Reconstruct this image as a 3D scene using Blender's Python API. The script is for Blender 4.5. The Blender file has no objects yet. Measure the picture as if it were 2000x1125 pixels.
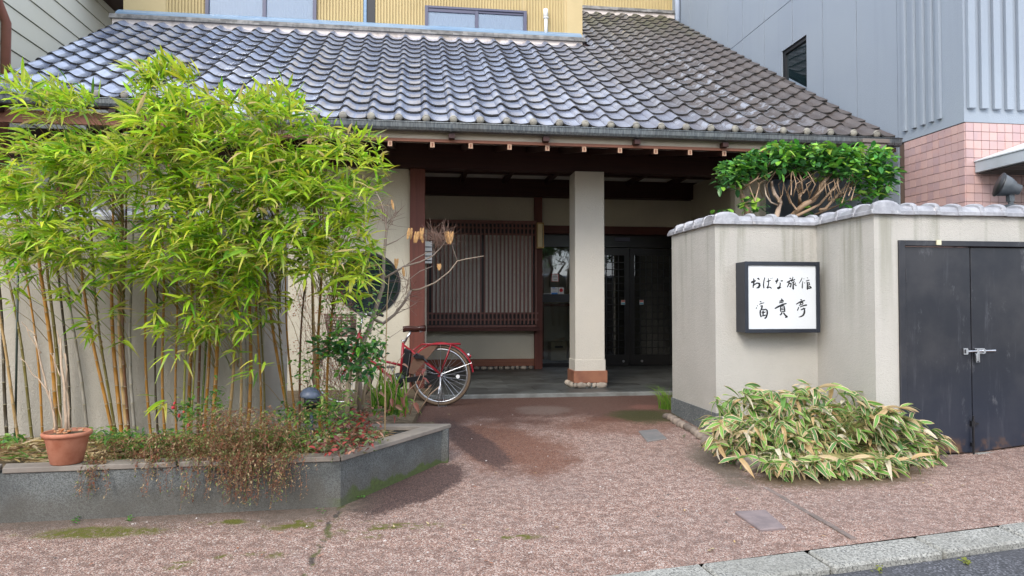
import bpy, math, random
import numpy as np
from mathutils import Vector, Matrix
R = random.Random(7)
sc = bpy.context.scene
col = sc.collection
# ------------------------------------------------------------------ camera
F = 1380.0; H = 1.15
yaw = math.radians(7.64); pit = math.radians(1.37)
cam = bpy.data.cameras.new('camera'); cam.lens = 36 * F / 2000; cam.sensor_width = 36
cam.clip_start = .05; cam.clip_end = 500
co = bpy.data.objects.new('camera', cam); co.location = (0, 0, H)
co.rotation_euler = (math.pi / 2 + pit, 0, -yaw); col.objects.link(co); sc.camera = co
# ------------------------------------------------------------------ sky and sun (soft, bright overcast day)
SUN_EL = math.radians(38); SUN_AZ = math.radians(-152)   # azimuth measured from +Y, clockwise
w = bpy.data.worlds.new('World'); sc.world = w; w.use_nodes = True
nt = w.node_tree; nt.nodes.clear()
sky = nt.nodes.new('ShaderNodeTexSky'); sky.sky_type = 'NISHITA'; sky.sun_disc = False
sky.sun_elevation = SUN_EL; sky.sun_rotation = SUN_AZ; sky.air_density = 1.0; sky.dust_density = 1.5
mixc = nt.nodes.new('ShaderNodeMix'); mixc.data_type = 'RGBA'; mixc.inputs[0].default_value = .42
mixc.inputs[7].default_value = (11.5, 12.3, 13.6, 1)      # thin bright cloud veil
bg = nt.nodes.new('ShaderNodeBackground'); bg.inputs[1].default_value = .14
wo = nt.nodes.new('ShaderNodeOutputWorld')
nt.links.new(sky.outputs[0], mixc.inputs[6]); nt.links.new(mixc.outputs[2], bg.inputs[0]); nt.links.new(bg.outputs[0], wo.inputs[0])
sl = bpy.data.lights.new('sun', 'SUN'); sl.energy = 1.2; sl.angle = math.radians(24); sl.color = (1, .95, .87)
so = bpy.data.objects.new('sun', sl); col.objects.link(so)
sd = Vector((math.sin(SUN_AZ) * math.cos(SUN_EL), math.cos(SUN_AZ) * math.cos(SUN_EL), math.sin(SUN_EL)))
so.rotation_euler = sd.to_track_quat('Z', 'Y').to_euler(); so.location = (-4, -6, 9)
sc.view_settings.view_transform = 'Standard'; sc.view_settings.look = 'None'
sc.view_settings.exposure = .96; sc.view_settings.gamma = 1
sc.view_settings.use_curve_mapping = False
try:
    sc.cycles.max_bounces = 8; sc.cycles.transparent_max_bounces = 12; sc.cycles.caustics_reflective = False; sc.cycles.caustics_refractive = False
except Exception: pass
# ------------------------------------------------------------------ layout helper: sight line to a known plane
_f = np.array([math.sin(yaw) * math.cos(pit), math.cos(yaw) * math.cos(pit), math.sin(pit)])
_r = np.array([math.cos(yaw), -math.sin(yaw), 0.]); _u = np.cross(_r, _f); _C = np.array([0, 0, H])
def _ray(x, y): return _f + _r * (x - 1000) / F - _u * (y - 562.5) / F
def onY(x, y, Y): r = _ray(x, y); return _C + r * (Y / r[1])
def onZ(x, y, Z): r = _ray(x, y); return _C + r * ((Z - H) / r[2])
def onX(x, y, X): r = _ray(x, y); return _C + r * (X / r[0])
def gz(x, y): return float(np.interp(y, [3, 4.3, 5.4, 7.5], [-.17, -.13, -.1, 0])) + (max(0, min(x, 8) - 4.5) * .08 * max(0, min(1, 7 - y)))
def onG(x, y):
    z = 0
    for _ in range(20): p = onZ(x, y, z); z = gz(p[0], p[1])
    return p
# ------------------------------------------------------------------ material helpers
def hexc(r, g, b):
    f = lambda c: (c / 255 / 12.92) if c / 255 <= .04045 else ((c / 255 + .055) / 1.055) ** 2.4
    return (f(r), f(g), f(b), 1)
class NT:
    def __init__(s, name):
        s.m = bpy.data.materials.new(name); s.m.use_nodes = True; s.t = s.m.node_tree; s.t.nodes.clear()
        s.out = s.n('ShaderNodeOutputMaterial'); s.b = s.n('ShaderNodeBsdfPrincipled'); s.l(s.b.outputs[0], s.out.inputs[0])
        s.geo = s.n('ShaderNodeNewGeometry'); s.pos = s.geo.outputs['Position']
    def n(s, t, **k):
        o = s.t.nodes.new(t)
        for a, b in k.items(): setattr(o, a, b)
        return o
    def l(s, a, b): s.t.links.new(a, b)
    def set(s, sock, v):
        if isinstance(v, bpy.types.NodeSocket): s.l(v, sock)
        else: sock.default_value = v
    def noise(s, scale, detail=3, rough=.55, vec=None, dist=0):
        o = s.n('ShaderNodeTexNoise'); o.inputs['Scale'].default_value = scale; o.inputs['Detail'].default_value = detail
        o.inputs['Roughness'].default_value = rough; o.inputs['Distortion'].default_value = dist; s.l(vec or s.pos, o.inputs['Vector']); return o.outputs['Fac']
    def vor(s, scale, vec=None, feat='F1', outp='Distance'):
        o = s.n('ShaderNodeTexVoronoi', feature=feat); o.inputs['Scale'].default_value = scale; s.l(vec or s.pos, o.inputs['Vector']); return o.outputs[outp]
    def ramp(s, f, a, b, c0=0., c1=1.):
        o = s.n('ShaderNodeMapRange', interpolation_type='SMOOTHSTEP'); s.set(o.inputs[0], f)
        o.inputs[1].default_value = a; o.inputs[2].default_value = b; o.inputs[3].default_value = c0; o.inputs[4].default_value = c1; return o.outputs[0]
    def mix(s, f, a, b, mode='MIX'):
        o = s.n('ShaderNodeMix', data_type='RGBA', blend_type=mode); s.set(o.inputs[0], f); s.set(o.inputs[6], a); s.set(o.inputs[7], b); return o.outputs[2]
    def math(s, op, a, b=0., c=None):
        o = s.n('ShaderNodeMath', operation=op); s.set(o.inputs[0], a); s.set(o.inputs[1], b)
        if c is not None: s.set(o.inputs[2], c)
        return o.outputs[0]
    def xyz(s, vec=None):
        o = s.n('ShaderNodeSeparateXYZ'); s.l(vec or s.pos, o.inputs[0]); return o.outputs
    def vscale(s, v, vec=None):
        o = s.n('ShaderNodeVectorMath', operation='MULTIPLY'); s.l(vec or s.pos, o.inputs[0]); o.inputs[1].default_value = v; return o.outputs[0]
    def bump(s, h, strength=.3, dist=.01):
        o = s.n('ShaderNodeBump'); s.set(o.inputs['Height'], h); o.inputs['Strength'].default_value = strength; o.inputs['Distance'].default_value = dist
        s.l(o.outputs[0], s.b.inputs['Normal']); return o
    def fin(s, c=None, rough=None, spec=None, metal=None):
        if c is not None: s.set(s.b.inputs['Base Color'], c)
        if rough is not None: s.set(s.b.inputs['Roughness'], rough)
        if spec is not None: s.set(s.b.inputs['Specular IOR Level'], spec)
        if metal is not None: s.set(s.b.inputs['Metallic'], metal)
        return s.m
def simple(name, c, c2=None, scale=6, rough=.6, bs=60, bump=.15, bd=.004, spec=.5, metal=0, stretch=None, rnd=0, lo=.35, hi=.65):
    t = NT(name); vec = t.vscale(stretch) if stretch else None
    cc = t.mix(t.ramp(t.noise(scale, 5, .6, vec), lo, hi), c, c2) if c2 else c
    if rnd:
        oi = t.n('ShaderNodeObjectInfo'); o = t.n('ShaderNodeHueSaturation'); t.l(t.ramp(oi.outputs['Random'], 0, 1, 1 - rnd, 1 + rnd), o.inputs['Value'])
        t.set(o.inputs['Color'], cc); cc = o.outputs[0]
    if bump: t.bump(t.noise(bs, 3, .6, vec), bump, bd)
    return t.fin(cc, rough, spec, metal)
# ------------------------------------------------------------------ mesh helpers (world coordinates)
class MB:
    def __init__(s): s.v = []; s.f = []; s.c = []
    def box(s, a, b):
        x0, y0, z0 = [min(p, q) for p, q in zip(a, b)]; x1, y1, z1 = [max(p, q) for p, q in zip(a, b)]
        return s.hexa([(x0, y0, z0), (x1, y0, z0), (x1, y1, z0), (x0, y1, z0), (x0, y0, z1), (x1, y0, z1), (x1, y1, z1), (x0, y1, z1)])
    def hexa(s, p):
        k = len(s.v); s.v += [tuple(q) for q in p]
        s.f += [tuple(k + i for i in q) for q in ((0, 3, 2, 1), (4, 5, 6, 7), (0, 1, 5, 4), (1, 2, 6, 5), (2, 3, 7, 6), (3, 0, 4, 7))]; return s
    def prism(s, pts, z0, z1):   # plan polygon (ccw), extruded
        k = len(s.v); n = len(pts)
        s.v += [(p[0], p[1], z0) for p in pts] + [(p[0], p[1], z1) for p in pts]
        s.f += [tuple(range(k + n - 1, k - 1, -1)), tuple(range(k + n, k + 2 * n))]
        s.f += [(k + i, k + (i + 1) % n, k + n + (i + 1) % n, k + n + i) for i in range(n)]; return s
    def extr(s, pts, d):         # 3-D polygon swept by vector d
        k = len(s.v); n = len(pts)
        s.v += [tuple(p) for p in pts] + [tuple(np.array(p) + np.array(d)) for p in pts]
        s.f += [tuple(range(k + n - 1, k - 1, -1)), tuple(range(k + n, k + 2 * n))]
        s.f += [(k + i, k + (i + 1) % n, k + n + (i + 1) % n, k + n + i) for i in range(n)]; return s
    def tube(s, pts, rad, n=8, cap=True, closed=False):
        pts = [Vector(p) for p in pts]; m = len(pts)
        if not hasattr(rad, '__len__'): rad = [rad] * m
        k = len(s.v); prev = None
        for i, p in enumerate(pts):
            if closed: d = pts[(i + 1) % m] - pts[i - 1]
            else: d = pts[min(i + 1, m - 1)] - pts[max(i - 1, 0)]
            d.normalize()
            if prev is None:
                a = Vector((0, 0, 1)) if abs(d.z) < .9 else Vector((1, 0, 0)); u = d.cross(a).normalized()
            else: u = (prev - d * prev.dot(d)).normalized()
            prev = u; v = d.cross(u)
            for j in range(n):
                t = 2 * math.pi * j / n; s.v.append(tuple(p + (u * math.cos(t) + v * math.sin(t)) * rad[i]))
        for i in range(m if closed else m - 1):
            for j in range(n):
                a = k + i * n; b = k + ((i + 1) % m) * n
                s.f.append((a + j, a + (j + 1) % n, b + (j + 1) % n, b + j))
        if cap and not closed:
            s.f.append(tuple(k + j for j in range(n - 1, -1, -1))); s.f.append(tuple(k + (m - 1) * n + j for j in range(n)))
        return s
    def lathe(s, c, prof, n=24, axis='Z', rot=None):
        k = len(s.v); c = Vector(c)
        for r, z in prof:
            for j in range(n):
                t = 2 * math.pi * j / n; q = Vector((r * math.cos(t), r * math.sin(t), z))
                if axis == 'Y': q = Vector((q.x, q.z, q.y))
                if axis == 'X': q = Vector((q.z, q.x, q.y))
                if rot: q = rot @ q
                s.v.append(tuple(c + q))
        m = len(prof)
        for i in range(m - 1):
            for j in range(n): s.f.append((k + i * n + j, k + i * n + (j + 1) % n, k + (i + 1) * n + (j + 1) % n, k + (i + 1) * n + j))
        s.f.append(tuple(k + j for j in range(n - 1, -1, -1))); s.f.append(tuple(k + (m - 1) * n + j for j in range(n)))
        return s
    def blob(s, c, r, seed=0, n=10, m=6, amp=.15, rotz=0, flat=None):
        rr = random.Random(seed); ph = [rr.uniform(0, 6) for _ in range(6)]; k = len(s.v)
        cz, sz = math.cos(rotz), math.sin(rotz)
        for i in range(m + 1):
            th = math.pi * i / m
            for j in range(n):
                p = 2 * math.pi * j / n
                d = 1 + amp * (math.sin(2 * p + ph[0]) * math.sin(th) + .6 * math.sin(3 * p + ph[1] + th * 2) * math.sin(th) + .5 * math.sin(2 * th + ph[2]))
                x, y, z = r[0] * d * math.sin(th) * math.cos(p), r[1] * d * math.sin(th) * math.sin(p), r[2] * d * math.cos(th)
                s.v.append((c[0] + x * cz - y * sz, c[1] + x * sz + y * cz, c[2] + z))
        for i in range(m):
            for j in range(n): s.f.append((k + i * n + j, k + (i + 1) * n + j, k + (i + 1) * n + (j + 1) % n, k + i * n + (j + 1) % n))
        return s
ORG = {}
def mesh_of(name, mb, m, smooth=False, off=(0, 0, 0)):
    me = bpy.data.meshes.new(name); o = np.array(off, dtype=float)
    vs = (np.array(mb.v, dtype=float) - o).tolist() if len(mb.v) else []
    me.from_pydata(vs, [], mb.f)
    if m: me.materials.append(m)
    if smooth: me.shade_smooth()
    if mb.c:
        at = me.color_attributes.new('Col', 'FLOAT_COLOR', 'POINT')
        at.data.foreach_set('color', np.array(mb.c, dtype=np.float32).ravel())
    me.update(); return me
def bevel(o, wd, seg=1):
    b = o.modifiers.new('bevel', 'BEVEL'); b.width = wd; b.segments = seg; b.limit_method = 'ANGLE'; b.angle_limit = math.radians(40); return o
def obj(name, mb, m, parent=None, smooth=False, label=None, bev=0, stuff=False):
    off = ORG[parent.name] if parent else (0, 0, 0)
    o = bpy.data.objects.new(name, mesh_of(name, mb, m, smooth, off)); col.objects.link(o)
    if parent: o.parent = parent
    ORG[o.name] = off
    if label: o['label'] = label
    if bev: bevel(o, bev)
    if stuff: o['kind'] = 'stuff'
    return o
def inst(name, me, parent, loc, rot=(0, 0, 0), scale=(1, 1, 1), label=None):
    o = bpy.data.objects.new(name, me); col.objects.link(o); o.parent = parent
    off = ORG[parent.name]; o.location = (loc[0] - off[0], loc[1] - off[1], loc[2] - off[2]); o.rotation_euler = rot; o.scale = scale
    if label: o['label'] = label
    ORG[o.name] = off
    return o
def thing(name, label, cat, loc, group=None):
    o = bpy.data.objects.new(name, None); col.objects.link(o); o.location = loc; ORG[o.name] = tuple(loc)
    o.empty_display_size = .1; o['label'] = label; o['category'] = cat
    if group: o['group'] = group
    return o
def struct(name, mb, m, smooth=False):
    o = obj(name, mb, m, None, smooth); o['kind'] = 'structure'; return o
def box(a, b): return MB().box(a, b)
# ------------------------------------------------------------------ materials
def plaster(name, c, c2, streak=.5, zt=1.9):
    t = NT(name); x, y, z = t.xyz()
    base = t.mix(t.ramp(t.noise(1.6, 6, .65), .3, .72), c, c2)
    st = t.noise(1, 5, .6, t.vscale((7, 7, .35)))
    top = t.ramp(z, zt - 1.3, zt)
    mk = t.math('MULTIPLY', t.ramp(st, .48, .7), t.math('MULTIPLY', top, streak))
    base = t.mix(mk, base, (c[0] * .48, c[1] * .5, c[2] * .42, 1))
    low = t.math('MULTIPLY', t.ramp(z, .55, -.1), t.ramp(t.noise(4, 4), .3, .6, .15, .6))
    base = t.mix(t.math('MULTIPLY', low, streak * .9), base, (c[0] * .6, c[1] * .6, c[2] * .55, 1))
    hgt = t.math('ADD', t.noise(130, 2, .6), t.math('MULTIPLY', t.noise(38, 3), .7))
    t.bump(hgt, .8, .007)
    return t.fin(base, .9, .2)
M = {}
M['plaster'] = plaster('weathered_plaster', (.50, .475, .43, 1), (.45, .43, .39, 1), .62)
M['plaster_back'] = plaster('plain_plaster', (.44, .405, .345, 1), (.40, .37, .315, 1), .35)
M['inn_plaster'] = plaster('inn_plaster', (.58, .53, .42, 1), (.53, .485, .385, 1), .12, 9)
M['pillar'] = plaster('pillar_plaster', (.58, .54, .47, 1), (.54, .51, .45, 1), .1, 9)
def wood(name, c, c2, rough=.55, scale=(3, 3, 40), axis='X'):
    t = NT(name); v = {'X': (1.2, 30, 30), 'Z': (30, 30, 1.2), 'Y': (30, 1.2, 30)}[axis]
    n1 = t.noise(1, 5, .6, t.vscale(v)); n2 = t.noise(2.5, 4)
    c_ = t.mix(t.ramp(n1, .3, .7), c, c2); c_ = t.mix(t.ramp(n2, .45, .75, 0, .45), c_, (c[0] * .55, c[1] * .5, c[2] * .5, 1))
    t.bump(n1, .25, .003); return t.fin(c_, rough, .35)
M['wood'] = wood('stained_wood', (.105, .032, .022, 1), (.075, .024, .018, 1))
M['wood_z'] = wood('stained_post_wood', (.15, .045, .03, 1), (.10, .032, .022, 1), axis='Z')
M['wood_dark'] = wood('dark_beam_wood', (.045, .014, .010, 1), (.03, .010, .008, 1))
M['wood_red'] = wood('reddish_board', (.25, .10, .06, 1), (.19, .075, .045, 1), .6)
M['slat'] = wood('slat_wood', (.27, .125, .10, 1), (.21, .095, .075, 1), .5, axis='Z')
M['copper_board'] = simple('worn_copper_cladding', (.30, .13, .075, 1), (.22, .09, .055, 1), 5, .5, 30, .1, spec=.5, metal=.0)
M['black'] = simple('black_metal', (.012, .012, .014, 1), None, rough=.35, bump=0)
M['blackdoor'] = simple('black_door_frame', (.010, .010, .011, 1), (.018, .017, .017, 1), 3, .3, bump=0)
M['chrome'] = simple('brushed_steel', (.62, .63, .65, 1), (.5, .5, .52, 1), 30, .28, bump=0, metal=1)
M['white'] = simple('white_card', (.78, .78, .76, 1), None, rough=.5, bump=0)
M['soffit'] = simple('white_soffit', (.80, .78, .74, 1), (.74, .72, .68, 1), 4, .8, 40, .1)
M['fascia'] = simple('beige_fascia', (.52, .45, .36, 1), (.42, .36, .28, 1), 1, .6, 40, .1, stretch=(3, 3, 14))
def gutter():
    t = NT('oxidised_gutter'); n1 = t.noise(1, 4, .6, t.vscale((60, 60, 4))); n2 = t.noise(1.3, 4)
    c = t.mix(t.ramp(n1, .35, .7), (.075, .088, .098, 1), (.19, .205, .21, 1)); c = t.mix(t.ramp(n2, .45, .7, 0, .5), c, (.10, .09, .08, 1))
    return t.fin(c, .42, .5, .35)
M['gutter'] = gutter()
def tilemat():
    t = NT('glazed_roof_tile'); x, y, z = t.xyz(); oi = t.n('ShaderNodeObjectInfo')
    xn = t.math('ADD', x, t.math('MULTIPLY', t.math('SUBTRACT', t.noise(.9, 4), .5), 3.2))
    wth = t.ramp(xn, .8, 4.2)                       # weathering grows to the right-hand end of the roof
    vr = t.noise(1, 1, .5, t.vscale((3.27, 3.0, 3.0)))
    fresh_sky_tint = t.mix(t.ramp(vr, .35, .7), (.26, .295, .40, 1), (.40, .44, .55, 1))  # blue in the base colour stands in for the reflected sky
    old = t.mix(t.ramp(t.noise(3, 4), .3, .7), (.060, .047, .043, 1), (.098, .078, .070, 1))
    c = t.mix(wth, fresh_sky_tint, old)
    # dirt in drips
    dr = t.ramp(t.noise(1, 5, .65, t.vscale((22, 3, 3))), .58, .72)
    c = t.mix(t.math('MULTIPLY', dr, .55), c, (.07, .06, .05, 1))
    # pale sky highlights painted in as patches on the weathered part
    pt = t.math('MULTIPLY', t.ramp(t.noise(7, 4, .7), .5, .58), t.math('MULTIPLY', wth, t.ramp(t.noise(.8, 2), .34, .50)))
    pt = t.math('MULTIPLY', pt, t.ramp(x, 5.4, 4.2))
    c = t.mix(t.math('MULTIPLY', pt, .7), c, (.40, .41, .45, 1))
    lich = t.math('MULTIPLY', t.ramp(t.noise(45, 2, .7), .66, .72), t.ramp(x, -2.5, 2, .05, .55))
    c = t.mix(lich, c, (.33, .32, .27, 1))
    mossy = t.math('MULTIPLY', t.ramp(y, 12.5, 15), t.ramp(t.noise(2, 4), .35, .6)); c = t.mix(t.math('MULTIPLY', mossy, .6), c, (.07, .075, .03, 1))
    rg = t.math('SUBTRACT', t.math('ADD', .15, t.math('MULTIPLY', wth, .38)), t.math('MULTIPLY', pt, .30))
    rg = t.math('ADD', rg, t.math('MULTIPLY', dr, .2)); t.bump(t.noise(40, 3), .08, .003)
    return t.fin(c, rg, .7, t.math('MAXIMUM', t.math('MULTIPLY', t.math('SUBTRACT', 1, wth), .28), t.math('MULTIPLY', pt, .6)))
M['tile'] = tilemat(); M['tile_edge'] = simple('dirt_and_shadow_edge', (.035, .035, .037, 1), (.09, .082, .072, 1), 30, .9, 60, .2)  # dark front edges: dirt plus the shadow line under each course, painted in
def captile():
    t = NT('cap_tile_glaze'); c = t.mix(t.ramp(t.noise(6, 5, .7), .35, .65), (.24, .24, .26, 1), (.40, .40, .42, 1))
    c = t.mix(t.ramp(t.noise(16, 4, .7), .6, .7, 0, .6), c, (.60, .56, .54, 1)); t.bump(t.noise(50, 2), .1, .003)
    return t.fin(c, .33, .6)
M['cap'] = captile()
M['noshi'] = simple('ridge_tile_clay', (.15, .145, .14, 1), (.27, .26, .25, 1), 9, .7, 60, .2, rnd=.25)
M['mortar'] = simple('white_mortar', (.72, .64, .60, 1), (.30, .25, .20, 1), 2.5, .9, 60, .3, lo=.5, hi=.75)
M['blue_flash'] = simple('blue_flashing', (.17, .27, .40, 1), (.24, .34, .45, 1), 2, .4, bump=0, stretch=(1, 1, 8))
M['ywall'] = simple('yellow_siding', (.52, .40, .19, 1), (.47, .36, .17, 1), 1.5, .65, 30, .08)
M['ypanel'] = simple('yellow_panel', (.54, .42, .22, 1), (.50, .39, .20, 1), 1.5, .7, 160, .35, .004)
M['winframe'] = simple('violet_grey_sash', (.09, .09, .14, 1), None, rough=.4, bump=0)
def glass(name, tint=(.02, .025, .03, 1), trans=.55, rough=.02):
    t = NT(name); t.t.nodes.remove(t.b)
    tr = t.n('ShaderNodeBsdfTransparent'); tr.inputs[0].default_value = (.95, .98, .97, 1); gl = t.n('ShaderNodeBsdfGlossy'); gl.inputs['Roughness'].default_value = rough
    gl.inputs[0].default_value = (.9, .93, 1, 1)
    df = t.n('ShaderNodeBsdfDiffuse'); df.inputs[0].default_value = tint
    m1 = t.n('ShaderNodeMixShader'); m1.inputs[0].default_value = trans; t.l(df.outputs[0], m1.inputs[1]); t.l(tr.outputs[0], m1.inputs[2])
    fr = t.n('ShaderNodeFresnel'); fr.inputs[0].default_value = 1.62; m2 = t.n('ShaderNodeMixShader')
    t.l(t.math('MULTIPLY', fr.outputs[0], 1.5), m2.inputs[0]); t.l(m1.outputs[0], m2.inputs[1]); t.l(gl.outputs[0], m2.inputs[2]); t.l(m2.outputs[0], t.out.inputs[0])
    return t.m
M['glass'] = glass('clear_glass', (.03, .035, .035, 1), .93)
M['door_glass'] = glass('darkened_door_glass', (.006, .007, .008, 1), .22)  # tint darkened to stand in for the dimness of the hall behind
M['curtain_glass'] = glass('upper_window_glass', (.30, .40, .55, 1), .6)
M['dark_glass'] = glass('dark_glass', (.010, .022, .026, 1), .1)
M['frost'] = simple('pebbled_glass', (.84, .82, .72, 1), (.76, .74, .65, 1), 30, .3, 90, .5, .006)
# ground and pavement
def drive():
    t = NT('red_aggregate_paving'); x, y, z = t.xyz()
    v = t.n('ShaderNodeTexVoronoi'); v.inputs['Scale'].default_value = 165; t.l(t.pos, v.inputs['Vector'])
    sep = t.n('ShaderNodeSeparateColor'); t.l(v.outputs['Color'], sep.inputs[0]); r1 = sep.outputs[0]; r2 = sep.outputs[1]
    big = t.noise(1.1, 6, .6)
    c = t.mix(t.ramp(r1, .15, .9), (.235, .132, .098, 1), (.43, .29, .235, 1))
    c = t.mix(t.math('MULTIPLY', t.math('GREATER_THAN', r2, .84), 1.), c, (.54, .45, .395, 1))
    c = t.mix(t.math('MULTIPLY', t.math('LESS_THAN', r2, .14), .8), c, (.085, .06, .055, 1))
    c = t.mix(t.ramp(t.noise(16, 5, .75), .44, .62, .0, .62), c, (.125, .072, .055, 1))
    c = t.mix(t.ramp(big, .4, .75, 0, .35), c, (.20, .15, .135, 1))
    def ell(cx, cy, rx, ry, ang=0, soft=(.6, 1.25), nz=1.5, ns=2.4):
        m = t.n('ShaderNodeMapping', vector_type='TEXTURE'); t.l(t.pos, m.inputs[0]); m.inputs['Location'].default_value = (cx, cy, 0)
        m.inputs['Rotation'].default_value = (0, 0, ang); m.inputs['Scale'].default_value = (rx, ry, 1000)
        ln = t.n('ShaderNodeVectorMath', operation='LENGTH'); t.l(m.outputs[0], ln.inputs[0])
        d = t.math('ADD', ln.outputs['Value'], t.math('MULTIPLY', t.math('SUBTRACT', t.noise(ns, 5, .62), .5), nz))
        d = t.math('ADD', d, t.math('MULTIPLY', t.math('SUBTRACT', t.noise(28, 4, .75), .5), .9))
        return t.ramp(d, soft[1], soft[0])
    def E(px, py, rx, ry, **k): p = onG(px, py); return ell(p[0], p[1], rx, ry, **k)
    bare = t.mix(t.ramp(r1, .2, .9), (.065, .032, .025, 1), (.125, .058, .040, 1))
    rust = t.mix(t.ramp(r1, .2, .9), (.085, .038, .024, 1), (.23, .095, .055, 1))
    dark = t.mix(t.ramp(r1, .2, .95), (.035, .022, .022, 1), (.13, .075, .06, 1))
    # damp band along the porch step
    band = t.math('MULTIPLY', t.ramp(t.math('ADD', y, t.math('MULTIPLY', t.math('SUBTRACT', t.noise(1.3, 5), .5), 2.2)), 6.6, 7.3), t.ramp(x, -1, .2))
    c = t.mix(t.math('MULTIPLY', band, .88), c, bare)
    c = t.mix(t.math('MULTIPLY', E(990, 870, .50, .95, ang=.2), .82), c, rust)
    c = t.mix(t.math('MULTIPLY', E(1210, 830, .7, .4), .55), c, rust)
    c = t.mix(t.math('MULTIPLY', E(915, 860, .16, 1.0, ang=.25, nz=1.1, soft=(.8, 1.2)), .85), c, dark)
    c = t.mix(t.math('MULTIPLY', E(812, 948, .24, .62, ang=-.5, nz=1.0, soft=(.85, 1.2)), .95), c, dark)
    c = t.mix(t.math('MULTIPLY', E(1640, 928, .80, .30, ang=.1, nz=1.0), .9), c, (.10, .068, .035, 1))
    c = t.mix(t.math('MULTIPLY', E(1400, 905, .16, .7, ang=-.1), .75), c, (.12, .10, .075, 1))
    c = t.mix(t.math('MULTIPLY', E(1260, 812, .35, .35), .85), c, (.045, .05, .015, 1))
    c = t.mix(t.math('MULTIPLY', E(1060, 800, .3, .35), .6), c, (.20, .15, .125, 1))
    c = t.mix(t.math('MULTIPLY', E(1270, 795, .35, .2), .5), c, (.25, .11, .085, 1))
    # dirt and moss that follow the foot of the planter
    d1 = t.math('SUBTRACT', 4.56, y)              # distance from the straight planter face
    wl = t.math('MULTIPLY', t.ramp(x, -.15, -.5), t.ramp(t.math('ADD', d1, t.math('MULTIPLY', t.math('SUBTRACT', t.noise(3, 5), .5), .5)), .42, .0))
    c = t.mix(t.math('MULTIPLY', wl, .8), c, (.10, .08, .06, 1))
    mossn = t.ramp(t.noise(6, 6, .7), .5, .6)
    ms = t.math('MULTIPLY', E(175, 1040, .38, .09, nz=1.8, ns=4), t.ramp(t.noise(30, 4, .7), .36, .52, .25, 1))
    mcol = t.mix(t.noise(60, 3), (.05, .055, .008, 1), (.16, .15, .02, 1))
    c = t.mix(ms, c, mcol)
    for px, py, rx, ry in ((435, 1020, .15, .05), (590, 1025, .2, .12), (765, 1035, .3, .14), (1000, 1050, .2, .05), (500, 1085, .25, .05), (350, 1105, .2, .05)):
        c = t.mix(t.math('MULTIPLY', E(px, py, rx, ry, nz=1.6, ns=8), mossn), c, mcol)
    # cracks: expansion joint running to the kerb on the left
    a = onG(668, 988); b = onG(600, 1120)
    sx = (b[0] - a[0]) / (b[1] - a[1])
    lx = t.math('SUBTRACT', t.math('SUBTRACT', x, a[0]), t.math('MULTIPLY', t.math('SUBTRACT', y, a[1]), sx))
    lx = t.math('ABSOLUTE', t.math('ADD', lx, t.math('MULTIPLY', t.math('SUBTRACT', t.noise(5, 4), .5), .16)))
    crk = t.math('MULTIPLY', t.ramp(lx, .028, .008), t.math('MULTIPLY', t.ramp(y, 4.65, 4.6), t.ramp(t.noise(9, 3), .40, .55)))
    c = t.mix(t.math('MULTIPLY', crk, .85), c, t.mix(t.ramp(t.noise(11, 2), .45, .55), (.04, .035, .03, 1), (.075, .08, .02, 1)))
    h = t.math('ADD', t.math('MULTIPLY', v.outputs['Distance'], -1.2), t.math('MULTIPLY', t.noise(14, 4), .8))
    t.bump(h, .55, .008)
    wet = t.math('MULTIPLY', band, .25)
    return t.fin(c, t.math('SUBTRACT', .85, wet), .35)
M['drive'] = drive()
def granular(name, c, c2, c3, sc_=70, bump=.5, patch=None, moss=0, rough=.85):
    t = NT(name); v = t.n('ShaderNodeTexVoronoi'); v.inputs['Scale'].default_value = sc_; t.l(t.pos, v.inputs['Vector'])
    sep = t.n('ShaderNodeSeparateColor'); t.l(v.outputs['Color'], sep.inputs[0]); x, y, z = t.xyz()
    cc = t.mix(t.ramp(sep.outputs[0], .1, .9), c, c2); cc = t.mix(t.math('MULTIPLY', t.math('GREATER_THAN', sep.outputs[1], .85), .8), cc, c3)
    cc = t.mix(t.ramp(t.noise(2.2, 6, .65), .35, .7, 0, .7), cc, patch or c)
    if moss:
        zz = t.math('ADD', z, t.math('MULTIPLY', t.math('SUBTRACT', t.noise(6, 4), .5), .22)); side = t.ramp(x, -.6, -.35)
        mc = t.mix(t.noise(50, 3), (.02, .04, .005, 1), (.12, .22, .015, 1))
        cc = t.mix(t.math('MULTIPLY', side, t.ramp(zz, -.045, -.075)), cc, mc)
        cc = t.mix(t.math('MULTIPLY', t.ramp(zz, .12, -.06), .5), cc, (.10, .085, .065, 1))
    t.bump(v.outputs['Distance'], bump, .006); return t.fin(cc, rough, .3)
M['granite'] = granular('washed_granite_render', (.085, .09, .088, 1), (.17, .178, .172, 1), (.20, .215, .21, 1), 210, .5, (.06, .062, .06, 1), 1)
M['plinth'] = granular('grey_plinth_render', (.10, .11, .11, 1), (.17, .18, .18, 1), (.3, .3, .3, 1), 120, .5)
M['kerb'] = granular('kerb_granite', (.22, .215, .195, 1), (.42, .41, .37, 1), (.07, .07, .07, 1), 130, .5, (.20, .195, .17, 1))
M['asphalt'] = granular('asphalt', (.045, .047, .052, 1), (.10, .10, .11, 1), (.22, .22, .24, 1), 110, .8, (.07, .07, .075, 1))
M['coping'] = simple('planter_coping_stone', (.25, .215, .18, 1), (.18, .155, .13, 1), 5, .8, 90, .3)
M['slab'] = simple('dark_porch_slab', (.085, .09, .085, 1), (.045, .045, .042, 1), 2.2, .5, 40, .3, rnd=.25)
M['slab_edge'] = simple('porch_step_edge', (.20, .21, .20, 1), (.13, .13, .12, 1), 4, .6, 60, .2)
M['soil'] = simple('planter_soil', (.085, .06, .035, 1), (.16, .12, .07, 1), 12, .95, 40, .8, .02)
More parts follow.
